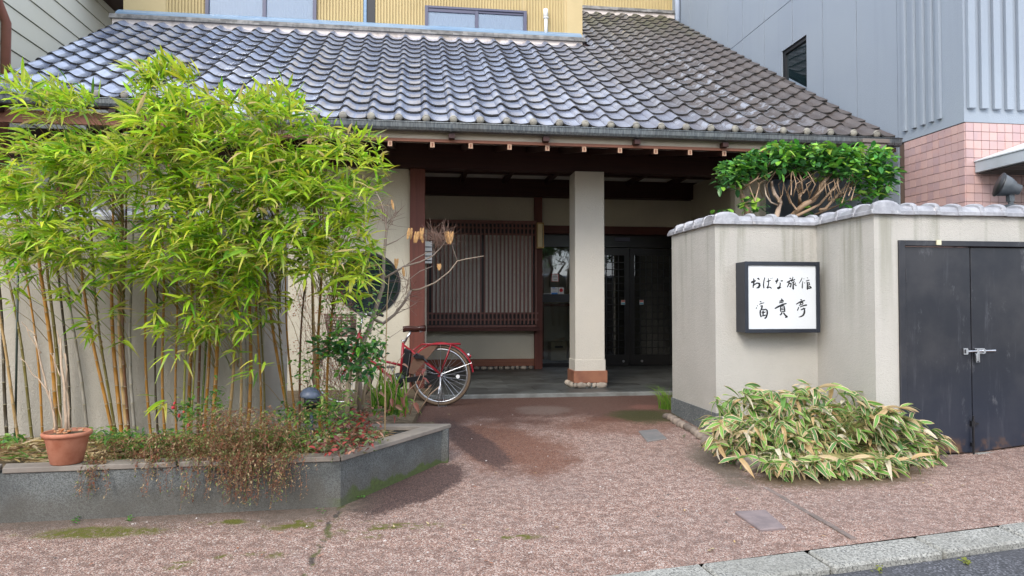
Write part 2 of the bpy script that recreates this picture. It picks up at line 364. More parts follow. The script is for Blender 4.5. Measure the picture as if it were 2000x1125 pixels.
M['stone'] = simple('river_stone', (.42, .36, .29, 1), (.27, .23, .19, 1), 9, .75, 40, .25, rnd=.3)
M['rock'] = simple('field_stone', (.25, .20, .16, 1), (.15, .12, .10, 1), 8, .85, 30, .5, .01, rnd=.25)
M['plate'] = simple('slate_plate', (.16, .155, .15, 1), (.21, .19, .18, 1), 8, .6, 60, .3)
M['plate_red'] = simple('violet_paver', (.17, .135, .135, 1), (.23, .18, .175, 1), 8, .75, 70, .4)
# ================================================================== GROUND
gm = MB()
gm.v = [(-60, -60, -.32), (60, -60, -.32), (60, 60, -.32), (-60, 60, -.32)]; gm.f = [(0, 1, 2, 3)]
struct('ground', gm, M['soil'])
# kerb line (far edge) from two sight points
KA = onG(1190, 1125); KB = onG(2000, 1020)
kd = np.array([KB[0] - KA[0], KB[1] - KA[1]]); kd = kd / np.linalg.norm(kd); kn = np.array([kd[1], -kd[0]])   # kn points to the road
def kpt(s, w_=0): q = np.array([KA[0], KA[1]]) + kd * s + kn * w_; return q
dm = MB(); NX, NY = 80, 60      # driveway sheet following the slope, its near edge on the kerb
for j in range(NY + 1):
    for i in range(NX + 1):
        s = -9 + 18 * i / NX; k0 = kpt(s, -.002); t = (j / NY) ** 1.4
        X = k0[0] + (s * .985 + KA[0] - k0[0]) * t * .5; Y = k0[1] + (9.6 - k0[1]) * t
        dm.v.append((X, Y, gz(X, Y) - (.0 if Y < 8.7 else .01)))
for j in range(NY):
    for i in range(NX):
        a = j * (NX + 1) + i; dm.f.append((a, a + 1, a + NX + 2, a + NX + 1))
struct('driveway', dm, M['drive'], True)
rm = MB(); KW = .20
a, b, c, d = kpt(-12, KW), kpt(-12, 9), kpt(14, 9), kpt(14, KW)
rm.v = [(a[0], a[1], -.205), (b[0], b[1], -.235), (c[0], c[1], -.235), (d[0], d[1], -.205)]; rm.f = [(0, 1, 2, 3)]
struct('road', rm, M['asphalt'])
kb = struct('kerb', box((-9, 2.0, -.29), (-8.9, 2.05, -.28)), M['kerb']); 
js = []
for px, py in ((1365, 1100), (1580, 1079), (1790, 1051), (1950, 1028)):
    p = onG(px, py); js.append(float((p[0] - KA[0]) * kd[0] + (p[1] - KA[1]) * kd[1]))
js = [js[0] - .66 * k for k in range(12, 0, -1)] + js + [js[-1] + .62 * k for k in range(1, 12)]
for s0, s1 in zip(js[:-1], js[1:]):
    m = MB(); z0 = gz(*kpt((s0 + s1) / 2)) + R.uniform(.002, .008); g_ = .006; wv = R.uniform(-.006, .006)
    P = [kpt(s0 + g_, 0 + wv), kpt(s1 - g_, 0 + wv), kpt(s1 - g_, KW + wv), kpt(s0 + g_, KW + wv)]
    m.hexa([(P[3][0], P[3][1], -.26), (P[2][0], P[2][1], -.26), (P[1][0], P[1][1], -.26), (P[0][0], P[0][1], -.26),
            (P[3][0], P[3][1], z0 - .018), (P[2][0], P[2][1], z0 - .018), (P[1][0], P[1][1], z0), (P[0][0], P[0][1], z0)])
    obj('kerbstone', m, M['kerb'], kb, bev=.012)
# shallow drain groove (a raised concrete lip) crossing the paving by the storage
A = onG(1495, 952); B = onG(1668, 1055); m = MB(); dv = np.array([B[0] - A[0], B[1] - A[1]]); L = np.linalg.norm(dv); dv /= L; nv = np.array([-dv[1], dv[0]])
for k in range(7):
    s0 = L * k / 7 + .004; s1 = L * (k + 1) / 7 - .004; o_ = R.uniform(-.004, .004)
    q = [np.array(A[:2]) + dv * s + nv * ww for s, ww in ((s0, -.018 + o_), (s1, -.018 + o_), (s1, .018 + o_), (s0, .018 + o_))]
    m.hexa([(p[0], p[1], -.2) for p in q] + [(p[0], p[1], gz(p[0], p[1]) + (.008 if k > 3 else .002)) for p in q])
o = struct('drain_lip', m, simple('drain_lip_concrete', (.13, .105, .09, 1), (.20, .15, .13, 1), 14, .9, 60, .3))
# ------------------------------------------------------------------ loose cover plates
def plate(pts, m_, lab, h=.03):
    c = np.mean([onG(*p) for p in pts], axis=0); t = thing('paving_plate', lab, 'paving plate', tuple(c), None)
    z0 = gz(c[0], c[1]); q = [onZ(p[0], p[1], z0 + h) for p in pts]
    mb = MB().hexa([(p[0], p[1], gz(p[0], p[1]) - .02) for p in q] + [(p[0], p[1], gz(p[0], p[1]) + h) for p in q])
    obj('plate', mb, m_, t, bev=.006)
plate([(1485, 1031), (1535, 1027), (1496, 996), (1435, 999)], M['plate_red'], 'violet grey square paver lying flush in the pink paving near the kerb', .016)
plate([(1264, 858), (1303, 853), (1283, 839), (1247, 842)], M['plate'], 'small grey slate plate on mossy paving by the right garden wall', .012)
# ------------------------------------------------------------------ porch floor of stone slabs
pf = struct('porch_floor', box((-.1, 8.82, -.05), (5.6, 12.75, .012)), M['soil'])
pitch = onY(900, 773, 8.8)
x = .02
obj('step_edge', box((.0, 8.76, -.04), (5.55, 8.85, .036)), M['slab_edge'], pf, bev=.006)
rows = 11
for r in range(rows):
    y0 = 8.856 + r * .35; xx = -.0 - (r % 2) * .31
    while xx < 5.5:
        a = max(xx, 0); b = min(xx + .62, 5.55)
        if b - a > .05: obj('slab', box((a + .003, y0 + .003, 0), (b - .003, y0 + .347, .030 + R.uniform(-.0015, .0015))), M['slab'], pf)
        xx += .62
# ================================================================== LEFT PLANTER
pl = thing('planter', 'low grey granite-render planter with beige coping and a pointed end beside the driveway', 'planter', (-1.2, 4.8, -.12))
c0 = onG(665, 990); tip = onG(877, 897); lf = onG(0, 1022); ZT = .165
lx = c0[0] + (lf[0] - c0[0]) * 3; ly = c0[1] + (lf[1] - c0[1]) * 3
back = onZ(700, 819, ZT + .03)
outer = [(lx, ly), (c0[0], c0[1]), (tip[0], tip[1])]
def off_poly(p, d):   # offset an open polyline to its left
    out = []
    for i in range(len(p)):
        ds = []
        if i > 0: v = np.array(p[i]) - np.array(p[i - 1]); ds.append(v / np.linalg.norm(v))
        if i < len(p) - 1: v = np.array(p[i + 1]) - np.array(p[i]); ds.append(v / np.linalg.norm(v))
        n = [np.array([-v[1], v[0]]) for v in ds]; m_ = sum(n); m_ /= np.linalg.norm(m_); out.append(np.array(p[i]) + m_ * d / max(.35, float(m_ @ n[0])))
    return out
pathp = [(lx, ly), (c0[0], c0[1]), (tip[0], tip[1]), (tip[0] - .75, tip[1] + .10), (tip[0] - 2.1, tip[1] + .3)]
inn_ = off_poly(pathp, .13)
# wall body, one closed ring
def ring(path, w_, z0, z1, mb):
    inn = off_poly(path, w_); 
    for i in range(len(path) - 1):
        q = [path[i], path[i + 1], inn[i + 1], inn[i]]
        if callable(z0): bz = [z0(p[0], p[1]) for p in q]
        else: bz = [z0] * 4
        mb.hexa([(p[0], p[1], b) for p, b in zip(q, bz)] + [(p[0], p[1], z1) for p in q])
    return mb
body = MB(); ring(pathp[:3], .11, -.28, ZT, body); ring([pathp[2], pathp[3], pathp[4]], .11, -.28, ZT, body)
obj('planter_wall', body, M['granite'], pl)
cop = MB(); ext = off_poly(pathp, -.012)
inn2 = off_poly(pathp, .125)
for i in range(len(pathp) - 1):
    p, q = np.array(ext[i]), np.array(ext[i + 1]); ip, iq = np.array(inn2[i]), np.array(inn2[i + 1]); n_ = max(1, int(np.linalg.norm(q - p) / .9)) if i < 2 else 1
    for k in range(n_):
        a, b = k / n_, (k + 1) / n_; e = .0015
        Q = [p + (q - p) * (a + e), p + (q - p) * (b - e), ip + (iq - ip) * (b - e), ip + (iq - ip) * (a + e)]
        mm = MB().hexa([(v[0], v[1], ZT) for v in Q] + [(v[0], v[1], ZT + .032) for v in Q]); obj('coping_stone', mm, M['coping'], pl, bev=.004)
sm = MB()   # soil inside
for j in range(25):
    for i in range(61):
        X = -6 + 6.15 * i / 60; Y = 4.60 + 1.6 * j / 24
        if X > c0[0]: Y = max(Y, c0[1] + .1 + (X - c0[0]) * (tip[1] - c0[1]) / (tip[0] - c0[0]) * 1.02)
        sm.v.append((X, Y, .125 + R.uniform(-.012, .014)))
for j in range(24):
    for i in range(60):
        a = j * 61 + i; sm.f.append((a, a + 1, a + 62, a + 61))
obj('soil', sm, M['soil'], pl, True, stuff=True)
bk = MB(); bk.prism([(-7, 6.1), (-.1, 6.1), (.2, 9.4), (-7, 9.4)], -.2, .05); struct('garden_bed', bk, M['soil'])
# ================================================================== CAP TILES for garden walls
def cap_mesh(L, first=False):
    m = MB(); rad = .085; n = 9; prof = []
    # x along the run, y across, arch over; a raised roll at the start of the tile
    secs = [(0, 1.0), (L - .046, 1.0), (L - .044, 1.20), (L - .034, 1.30), (L - .012, 1.30), (L - .003, 1.18), (L, 1.0)]
    for xs, k in secs:
        row = [(-.125, -.028), (-.125, 0.0)] + [(-.115 * math.cos(math.pi * j / n) , .008 + rad * math.sin(math.pi * j / n) * .62) for j in range(n + 1)] + [(.125, 0), (.125, -.028)]
        for (yy, zz) in row: m.v.append((xs, yy * (1 + (k - 1) * .25), zz + (k - 1) * .085 * (1 if zz > .01 else 0)))
    w_ = n + 5
    for i in range(len(secs) - 1):
        for j in range(w_ - 1): m.f.append((i * w_ + j, (i + 1) * w_ + j, (i + 1) * w_ + j + 1, i * w_ + j + 1))
    m.f.append(tuple(range(w_))); k = (len(secs) - 1) * w_; m.f.append(tuple(range(k + w_ - 1, k - 1, -1)))
    m.f.append((0, w_ - 1, k + w_ - 1, k))
    me_ = mesh_of('cap_tile', m, M['cap'], True); me_.set_sharp_from_angle(angle=math.radians(38)); return me_
def run_caps(parent, a, b, z, n):
    a = np.array(a); b = np.array(b); L = np.linalg.norm(b - a) / n; me = cap_mesh(L * .998); ang = math.atan2(b[1] - a[1], b[0] - a[0])
    for k in range(n):
        p = a + (b - a) * k / n
        o = inst('cap_tile', me, parent, (p[0], p[1], z + R.uniform(-.002, .002)), (0, R.uniform(-.006, .006), ang + R.uniform(-.008, .008)))
        pass
# ================================================================== RIGHT GARDEN WALL WITH STORAGE
gw = thing('garden_wall', 'stepped cream plaster wall with tile cap and black storage doors right of the driveway', 'wall', (3.7, 6.2, 0))
T_ = .24; ZW = 1.90; X0 = 2.726; Y0 = 6.21; X1 = 3.73; Y1 = 5.363; XR = 8.2
DL, DR, DT = 3.975, 5.26, 1.64     # door opening
wl = MB()
wl.box((X0, Y0 - .0, .155), (X0 + T_, 7.33, ZW)); wl.box((X0 + T_, Y0, -.12), (X1, Y0 + T_, ZW))
wl.box((X1, Y1, -.2), (X1 + T_, Y0 + T_, ZW))
wl.box((X1 + T_, Y1, -.2), (DL, Y1 + T_, ZW)); wl.box((DL, Y1, DT + .03), (DR, Y1 + T_, ZW)); wl.box((DR, Y1, -.2), (XR, Y1 + T_, ZW))
wl.box((XR - T_, Y1 + T_, -.2), (XR, 7.9, ZW)); wl.box((X1 + T_, 7.0, 0), (XR - T_, 7.12, ZW - .12))
obj('plaster', wl, M['plaster'], gw)
obj('storage_roof', box((X1 + T_, Y1 + T_, ZW - .10), (XR - T_, 7.0, ZW - .04)), M['plinth'], gw)
pm = MB(); pm.box((X0 - .012, Y0 - .012, -.14), (X0 + T_ + .012, 7.342, .155)); obj('plinth', pm, M['plinth'], gw)
run_caps(gw, (X0 + .10, 7.40), (X0 + .10, Y0 - .04), ZW + .026, 5)
run_caps(gw, (X0 - .02, Y0 + .09), (X1 + .02, Y0 + .09), ZW + .024, 5)
run_caps(gw, (X1 + .09, Y0 + .12), (X1 + .09, Y1 - .04), ZW + .027, 4)
run_caps(gw, (X1 - .03, Y1 + .09), (XR, Y1 + .09), ZW + .025, 22)
# doors
fr = MB(); fr.box((DL - .035, Y1 - .018, -.11), (DL + .02, Y1 + .05, DT + .045)); fr.box((DL + .02, Y1 - .018, DT), (DR - .02, Y1 + .05, DT + .045)); fr.box((DR - .02, Y1 - .018, -.04), (DR + .035, Y1 + .05, DT + .045))
def bluedoor():
    t = NT('weathered_navy_steel'); x, y, z = t.xyz()
    c = t.mix(t.ramp(t.noise(2.2, 5, .6), .35, .7), (.013, .014, .020, 1), (.034, .033, .037, 1))
    c = t.mix(t.math('MULTIPLY', t.ramp(z, .9, -.05), .55), c, (.014, .022, .045, 1))
    c = t.mix(t.ramp(t.noise(1, 6, .7, t.vscale((14, 14, 1.2))), .55, .8, 0, .55), c, (.10, .10, .115, 1))
    c = t.mix(t.ramp(t.noise(1, 6, .75, t.vscale((5, 5, 2))), .58, .74, 0, .7), c, (.16, .16, .17, 1))
    c = t.mix(t.math('MULTIPLY', t.ramp(z, .10, -.06), t.ramp(t.noise(9, 5), .4, .65)), c, (.13, .07, .04, 1))
    t.bump(t.noise(9, 4), .12, .006); return t.fin(c, .42, .5, .15)
M['navy'] = bluedoor()
obj('door_frame', fr, M['navy'], gw, bev=.003)
DM = 4.613
for (a, b, nm) in ((DL + .026, DM - .004, 1), (DM + .004, DR - .026, 0)):
    za = -.075 if nm else -.085; zb = -.085 if nm else -.02
    m = MB().hexa([(a, Y1 + .012, za), (b, Y1 + .012, zb), (b, Y1 + .045, zb), (a, Y1 + .045, za), (a, Y1 + .012, DT - .006), (b, Y1 + .012, DT - .006), (b, Y1 + .045, DT - .006), (a, Y1 + .045, DT - .006)])
    dd = obj('door_leaf', m, M['navy'], gw, bev=.003, label='left navy steel door leaf with the long bolt' if nm else 'right navy steel door leaf')
    if nm:
        hz = MB(); z_ = onY(1905, 687, Y1)[2]
        ya = Y1 - .012
        hz.tube([(DM - .075, ya, z_ + .004), (DM + .20, ya, z_ + .010)], .008, 8)
        for xx in (-.07, .03, .09): hz.box((DM + xx - .010, ya - .012, z_ - .012), (DM + xx + .010, Y1 + .012, z_ + .022))
        hz.box((DM - .085, Y1 - .002, z_ - .022), (DM - .045, Y1 + .012, z_ + .030)); hz.box((DM + .02, Y1 - .0, z_ - .018), (DM + .11, Y1 + .012, z_ + .028))
        hz.box((DM + .012, ya - .008, z_ - .075), (DM + .048, ya + .02, z_ - .015))
        hz.tube([(DM + .015, ya - .008, z_ - .03), (DM + .015, ya - .012, z_ - .085), (DM + .04, ya - .012, z_ - .085), (DM + .04, ya - .008, z_ - .02)], .005, 6)
        obj('slide_bolt', hz, M['chrome'], dd)
        hg = MB(); hg.tube([(DL + .03, Y1 - .003, DT - .19), (DL + .03, Y1 - .003, DT - .30)], .012, 8); obj('hinge', hg, M['navy'], dd)
        tb = MB(); zl = onY(1903, 830, Y1)[2]
        tb.tube([(DM - .014, Y1 - .01, zl + .08), (DM - .014, Y1 - .01, -.16)], .008, 8); tb.box((DM - .03, Y1 - .016, zl - .01), (DM + .0, Y1 + .012, zl + .035)); tb.box((DM + .0, Y1 - .014, zl + .005), (DM + .035, Y1 + .012, zl + .02))
        tb.box((DM - .028, Y1 - .014, -.03), (DM - .003, Y1 + .012, .0))
        obj('drop_bolt', tb, M['black'], dd)
mt = obj('bumper', box((4.275, Y1 - .03, DT + .008), (4.315, Y1 - .018, DT + .05)), simple('cream_rubber', (.65, .60, .42, 1), None, bump=0), gw)
obj('storage_floor', box((DL, Y1 + .01, -.16), (DR, Y1 + 1.5, -.10)), M['plinth'], gw)
obj('door_sill', MB().hexa([(4.62, Y1 - .03, -.2), (XR, Y1 - .03, -.2), (XR, Y1 + .012, -.2), (4.62, Y1 + .012, -.2), (4.62, Y1 - .03, -.088), (XR, Y1 - .03, .10), (XR, Y1 + .012, .10), (4.62, Y1 + .012, -.088)]), M['kerb'], gw)
# ================================================================== LEFT GARDEN WALL behind the bamboo
lw = thing('garden_wall', 'plain beige plaster wall with grey tile cap standing behind the bamboo', 'wall', (-3, 5.75, 0))
xe = float(onY(517, 600, 5.75)[0])
m = MB().box((-8, 5.75, -.1), (xe, 5.97, 1.80)); m.box((xe - .22, 5.97, -.1), (xe, 6.75, 1.80)); obj('plaster', m, M['plaster_back'], lw)
run_caps(lw, (-8, 5.86), (xe + .03, 5.86), 1.825, 32)
# ================================================================== GREY NEIGHBOUR BUILDING
XG = 6.0; YG = 7.033; ZP = 3.174
nb = thing('neighbour_building', 'tall blue grey panelled building with pink tiled base at the right', 'building', (7, 9, 0))
def greywall(name, c, c2):
    t = NT(name); cc = t.mix(t.ramp(t.noise(.7, 4), .3, .7), c, c2); cc = t.mix(t.ramp(t.noise(1, 5, .6, t.vscale((6, 6, .3))), .5, .8, 0, .25), cc, (c[0] * .8, c[1] * .8, c[2] * .8, 1))
    t.bump(t.noise(70, 3, .7), .5, .008); return t.fin(cc, .75, .3)
M['grey'] = greywall('blue_grey_stucco', (.285, .325, .38, 1), (.305, .345, .395, 1))
M['grey_dark'] = simple('dark_slate_wall', (.05, .062, .085, 1), (.06, .07, .09, 1), 3, .8, 60, .3)
ytile = 8.105
w1, w2 = (10.21, 10.96); wz0, wz1 = 4.05, 5.365
jn = [7.95] + [float(onX(px, 0, XG)[1]) for px in (1672, 1606, 1547, 1492, 1450, 1420)]; jn = [8.12] + jn[1:]; jn += [jn[-1] + .95 * k for k in range(1, 14)]
ZT2 = 13.0; zj = float(onX(1545, 0, XG)[2])
edges = [8.12] + jn[1:]
# facade panels between the joints, each its own piece; the window interrupts one
for i in range(len(edges) - 1):
    a, b = edges[i] + .009, edges[i + 1] - .009
    for (z0, z1) in ((-.2, zj - .006), (zj + .006, ZT2)):
        segs = [(z0, z1)]; ov = not (b < w1 or a > w2)
        if ov and z0 < wz0:
            m = MB()
            m.box((XG, a, z0), (XG + .12, b, wz0)); m.box((XG, a, wz1), (XG + .12, b, z1))
            if a < w1: m.box((XG, a, wz0), (XG + .12, min(b, w1), wz1))
            if b > w2: m.box((XG, max(a, w2), wz0), (XG + .12, b, wz1))
        else: m = MB().box((XG, a, z0), (XG + .12, b, z1))
        obj('facade_panel', m, M['grey'], nb)
obj('panel_joint', box((XG + .02, 8.12, -.2), (XG + .10, w1, ZT2)), simple('pale_sealant', (.62, .66, .70, 1), None, rough=.7, bump=0), nb)
obj('panel_joint', box((XG + .02, w2, -.2), (XG + .10, edges[-1], ZT2)), M['white'], nb)
bk_ = MB(); bk_.box((XG + .125, w1 - .3, 3), (XG + .9, w2 + .3, 6.5)); 
wn = obj('window', MB().box((XG + .03, w1, wz0), (XG + .10, w1 + .06, wz1)).box((XG + .03, w2 - .06, wz0), (XG + .10, w2, wz1)).box((XG + .03, w1 + .06, wz1 - .06), (XG + .10, w2 - .06, wz1)).box((XG + .03, w1 + .06, wz0), (XG + .10, w2 - .06, wz0 + .06)), M['black'], nb)
obj('pane', box((XG + .06, w1 + .05, wz0 + .05), (XG + .07, w2 - .05, wz1 - .05)), M['dark_glass'], wn)
obj('inner_wall', box((XG + .14, w1 - .4, 3.5), (XG + .18, w2 + .4, 6)), M['black'], nb)
# corner block with vertical grooves
cb = MB(); cb.box((XG - .012, YG, ZP), (9.8, 8.108, ZT2)); obj('corner_wall', cb, M['grey'], nb)
ys = [7.99, 7.83, 7.68, 7.54, 7.41]
for i, yy in enumerate(ys): obj('fin', box((XG - .045, yy - .055, ZP + .12 + .0 * i), (XG - .012, yy, ZT2)), M['grey'], nb, bev=.003)
xx = XG + .02; k = 0
while xx < 8.5:
    obj('fin', box((xx, YG - .045, ZP + .145), (xx + .085, YG, ZT2)), M['grey'], nb, bev=.004); xx += .155; k += 1
# pink tile cladding, every tile its own piece on a grout backing
M['pink'] = None
t = NT('pink_glazed_tile'); oi = t.n('ShaderNodeObjectInfo')
c = t.mix(oi.outputs['Random'], (.56, .37, .335, 1), (.44, .30, .30, 1)); c = t.mix(t.ramp(t.noise(9, 4, .7), .45, .7, 0, .5), c, (.56, .34, .29, 1))
t.bump(t.noise(25, 3), .15, .004); M['pink'] = t.fin(c, .28, .6)
gr = MB(); gr.box((XG + .004, YG + .004, -.2), (XG + .09, ytile, ZP)); gr.box((XG + .09, YG + .004, -.2), (9.8, YG + .09, ZP)); obj('grout', gr, simple('brown_grout', (.16, .11, .085, 1), None, rough=.9, bump=0), nb)
TP = .0975; TH = .0975; me = mesh_of('wall_tile', MB().hexa([(-.008, .003, .003), (-.008, TP - .003, .003), (.006, TP - .001, .001), (.006, .001, .001), (-.008, .003, TH - .003), (-.008, TP - .003, TH - .003), (.006, TP - .001, TH - .001), (.006, .001, TH - .001)]), M['pink'])
me.flip_normals() if False else None
nz = 0
zt = ZP - .008
for r in range(16):
    z = zt - (r + 1) * TH
    ny = int((ytile - YG) / TP)
    for k in range(ny):
        if z > 1.7: inst('wall_tile', me, nb, (XG - .0, YG + .004 + k * TP, z + .0))
mf = mesh_of('wall_tile', MB().hexa([(.003, -.008, .003), (.096 - .003, -.008, .003), (.096 - .001, .006, .001), (.001, .006, .001), (.003, -.008, TH - .003), (.093, -.008, TH - .003), (.095, .006, TH - .001), (.001, .006, TH - .001)]), M['pink'])
for r in range(16):
    z = zt - (r + 1) * TH
    for k in range(12):
        if z > 1.7: inst('wall_tile', mf, nb, (XG - .002 + k * .0965, YG - .0, z))
mm = MB()      # lower rows hidden behind the garden wall, and beyond the frame
obj('lower_cladding', box((XG - .004, YG - .003, -.2), (XG + .01, ytile, 1.70)), M['pink'], nb)
# entrance canopy
cn = thing('entrance_canopy', 'grey metal entrance canopy with sloping white top jutting from the pink tiled wall', 'canopy', (6.6, 6.6, 2.7))
p0 = onX(1900, 327, XG + .10); 
xa = XG + .10; yb = YG - .012; yn = 5.2; zc = 2.60; th = .12
zc = float(onX(1903, 338, xa)[2]); 
m = MB(); 
m.hexa([(xa, yn, zc), (8.6, yn, zc), (8.6, yb, zc), (xa, yb, zc), (xa, yn, zc + th), (8.6, yn, zc + th), (8.6, yb, zc + th), (xa, yb, zc + th)])
M['canopy'] = simple('pale_grey_canopy_metal', (.42, .45, .48, 1), (.36, .38, .40, 1), 3, .45, bump=0)
obj('edge_fascia', m, M['canopy'], cn, bev=.004)
m = MB().hexa([(xa - .01, yn, zc + th), (8.6, yn, zc + th), (8.6, yb, zc + th), (xa - .01, yb, zc + th), (xa - .01, yn, zc + th + .012), (8.6, yn, zc + th + .9), (8.6, yb, zc + th + .9), (xa - .01, yb, zc + th + .012)])
obj('sloping_top', m, simple('white_canopy_panel', (.62, .64, .65, 1), (.55, .57, .58, 1), 5, .5, bump=0), cn)
for k in range(14): obj('soffit_board', box((xa + .04, yb - .12 - k * .12, zc - .012), (8.5, yb - .012 - k * .12, zc - .001)), M['slab'], cn)
# ================================================================== LEFT NEIGHBOUR HOUSE (lapped siding seen past the roof end)
ln = thing('neighbour_house', 'cream lapped-board house wall behind the left end of the inn roof', 'house', (-6, 12, 0))
M['siding'] = simple('cream_siding', (.74, .72, .62, 1), (.70, .68, .57, 1), .8, .7, 40, .1)
XL = -5.6; bh = .30
for k in range(24):
    z = 1.7 + k * bh
    m = MB().hexa([(XL, 5.5, z), (XL - .1, 5.5, z), (XL - .1, 24, z), (XL, 24, z), (XL - .016, 5.5, z + bh - .012), (XL - .1, 5.5, z + bh - .012), (XL - .1, 24, z + bh - .012), (XL - .016, 24, z + bh - .012)])
    obj('siding_board', m, M['siding'], ln)
obj('wall_core', box((XL - .4, 5.5, -.2), (XL - .04, 24, 9)), simple('shadow_gap', (.05, .045, .04, 1), None, bump=0), ln)
ev = MB().box((XL - .3, 12.5, 6.62), (XL + 1.3, 24, 6.78)); obj('eave', ev, M['wood_dark'], ln)
dp = MB(); xd = XL + .10; M['brown_pipe'] = simple('red_brown_pipe', (.26, .10, .065, 1), (.22, .085, .055, 1), 3, .5, bump=0)
yp = float(onX(12, 60, xd)[1])
dp.tube([(xd, yp, -.1), (xd, yp, 4.95), (xd, yp - .30, 5.25), (xd, yp - .8, 5.45)], .06, 10)
obj('downpipe', dp, M['brown_pipe'], ln, True)
wf = MB().box((XL, 8.6, 3.1), (XL + .03, 10.25, 5.1)); obj('shutter', wf, simple('pale_green_shutter', (.50, .55, .42, 1), None, rough=.6, bump=0), ln)
# ================================================================== THE INN
inn = thing('inn_building', 'inn with grey tiled roof, cream plaster walls and dark timber porch', 'building', (1.5, 10, 0))
SL = .60; AN = math.atan(SL); ZE = 3.20; YE = 8.0; WT = .306; ST = 4.3 / 15; XR0 = 5.85
def rz(y): return ZE + SL * (y - YE)
# roof carcass under the tiles
YRID = 12.32; YTOP = 15.95
roof = obj('roof', MB().extr([(5.82, 8.04, rz(8.04) - .05), (5.82, YTOP, rz(YTOP) - .05), (5.82, YTOP, rz(YTOP) - .13), (5.82, 8.04, rz(8.04) - .13)], (-2.9, 0, 0))
    .extr([(2.92, 8.04, rz(8.04) - .05), (2.92, 12.6, rz(12.6) - .05), (2.92, 12.6, rz(12.6) - .13), (2.92, 8.04, rz(8.04) - .13)], (-5.1, 0, 0))
    .extr([(-2.18, 8.47, rz(8.47) - .05), (-2.18, 12.6, rz(12.6) - .05), (-2.18, 12.6, rz(12.6) - .13), (-2.18, 8.47, rz(8.47) - .13)], (-2.74, 0, 0)), M['wood_dark'], inn)
def prof(u): return float(np.interp(u, US, HS))
US = [-.008, .004, .018, .034, .050, .066, .082, .098, .118, .145, .180, .215, .255, .285, .303]; HS = [.008, .022, .038, .051, .057, .057, .050, .038, .022, .009, .002, 0, .003, .008, .013]
def tile_mb(L, verge=0, x0=0, y0=0, z0=0, mb=None):
    mb = mb or MB(); k = len(mb.v); n = len(US); ca, sa = math.cos(AN), math.sin(AN)
    def T(u, v, h): return (x0 + u, y0 + v * ca - h * sa, z0 + v * sa + h * ca)
    for v, e in ((0, .034), (L, .004)):
        for u in US: mb.v.append(T(u, v, prof(u) + e))
    for u in US: mb.v.append(T(u, .002, prof(u) + .034 - .020))
    for i in range(n - 1):
        mb.f.append((k + i, k + i + 1, k + n + i + 1, k + n + i)); mb.f.append((k + 2 * n + i, k + 2 * n + i + 1, k + i + 1, k + i))
    if not verge:
        q = len(mb.v); mb.v += [T(US[0], .002, .008 + .012), T(US[0], L, -.01)]; mb.f.append((k, k + n, q + 1, q))
    if verge:
        j = 0 if verge < 0 else n - 1; q = len(mb.v); u = US[j]
        mb.v += [T(u, 0, -.06), T(u, L, -.06)]; f = (k + j, k + n + j, q + 1, q); mb.f.append(f if verge > 0 else f[::-1])
    return mb
LT = ST / math.cos(AN) * 1.16
cells = []
for c in range(36):
    x0 = XR0 - (c + 1) * WT
    r = 0
    y = YE
    left = x0 < -2.18
    ys_ = []
    if left: ys_ = [YE + 1.5 * ST] + [YE + k * ST for k in range(2, 15)]
    elif x0 > 2.9: ys_ = [YE + k * ST for k in range(0, 28)]
    else: ys_ = [YE + k * ST for k in range(0, 15)]
    if x0 < -5.0: continue
    for y in ys_:
        if y + ST > YTOP: continue
        vg = 1 if c == 0 else (-1 if x0 < -4.8 else 0); 
        if left and x0 > -2.18 - WT: vg = 0
        cells.append((y, x0, vg, left))
cells.sort(key=lambda q: q[0] / 1.0 + (0 if not q[3] else .5))
tmesh = {v: mesh_of('roof_tile', tile_mb(LT, v), M['tile'], True) for v in (-1, 0, 1)}
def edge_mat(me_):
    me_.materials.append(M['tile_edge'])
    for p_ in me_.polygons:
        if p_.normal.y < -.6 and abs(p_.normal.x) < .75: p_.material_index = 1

rest = MB()
def rest_tile(mb, y, x0, vg): tile_mb(LT, vg, x0 + R.uniform(-.002, .002), y, rz(y) + R.uniform(-.002, .002), mb)
for i, (y, x0, vg, _) in enumerate(cells):
    if i < 300: inst('roof_tile', tmesh[vg], roof, (x0 + R.uniform(-.003, .003), y + R.uniform(-.003, .003), rz(y) + R.uniform(-.002, .003)), (R.uniform(-.008, .008), R.uniform(-.008, .008), R.uniform(-.006, .006)))
    else: rest_tile(rest, y, x0, vg)
ro = obj('upper_roof_tiles', rest, M['tile'], roof, True, stuff=True)
# sharp lower edges on all tiles
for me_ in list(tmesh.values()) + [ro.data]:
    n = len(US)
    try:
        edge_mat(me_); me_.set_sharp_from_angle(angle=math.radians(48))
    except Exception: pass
# rounded eave ends
M['eavecap'] = simple('eave_end_clay', (.20, .185, .16, 1), (.30, .28, .23, 1), 18, .7, 60, .3)
em = mesh_of('eave_end', MB().blob((0, 0, 0), (.048, .03, .046), 3, 12, 8, .0), M['eavecap'], True)
for c in range(36):
    x0 = XR0 - (c + 1) * WT + .058
    if x0 < -5: continue
    lf_ = x0 < -2.12; y = YE + (1.5 * ST if lf_ else 0)
    inst('eave_end', em, roof, (x0, y - .02, rz(y) + .055))
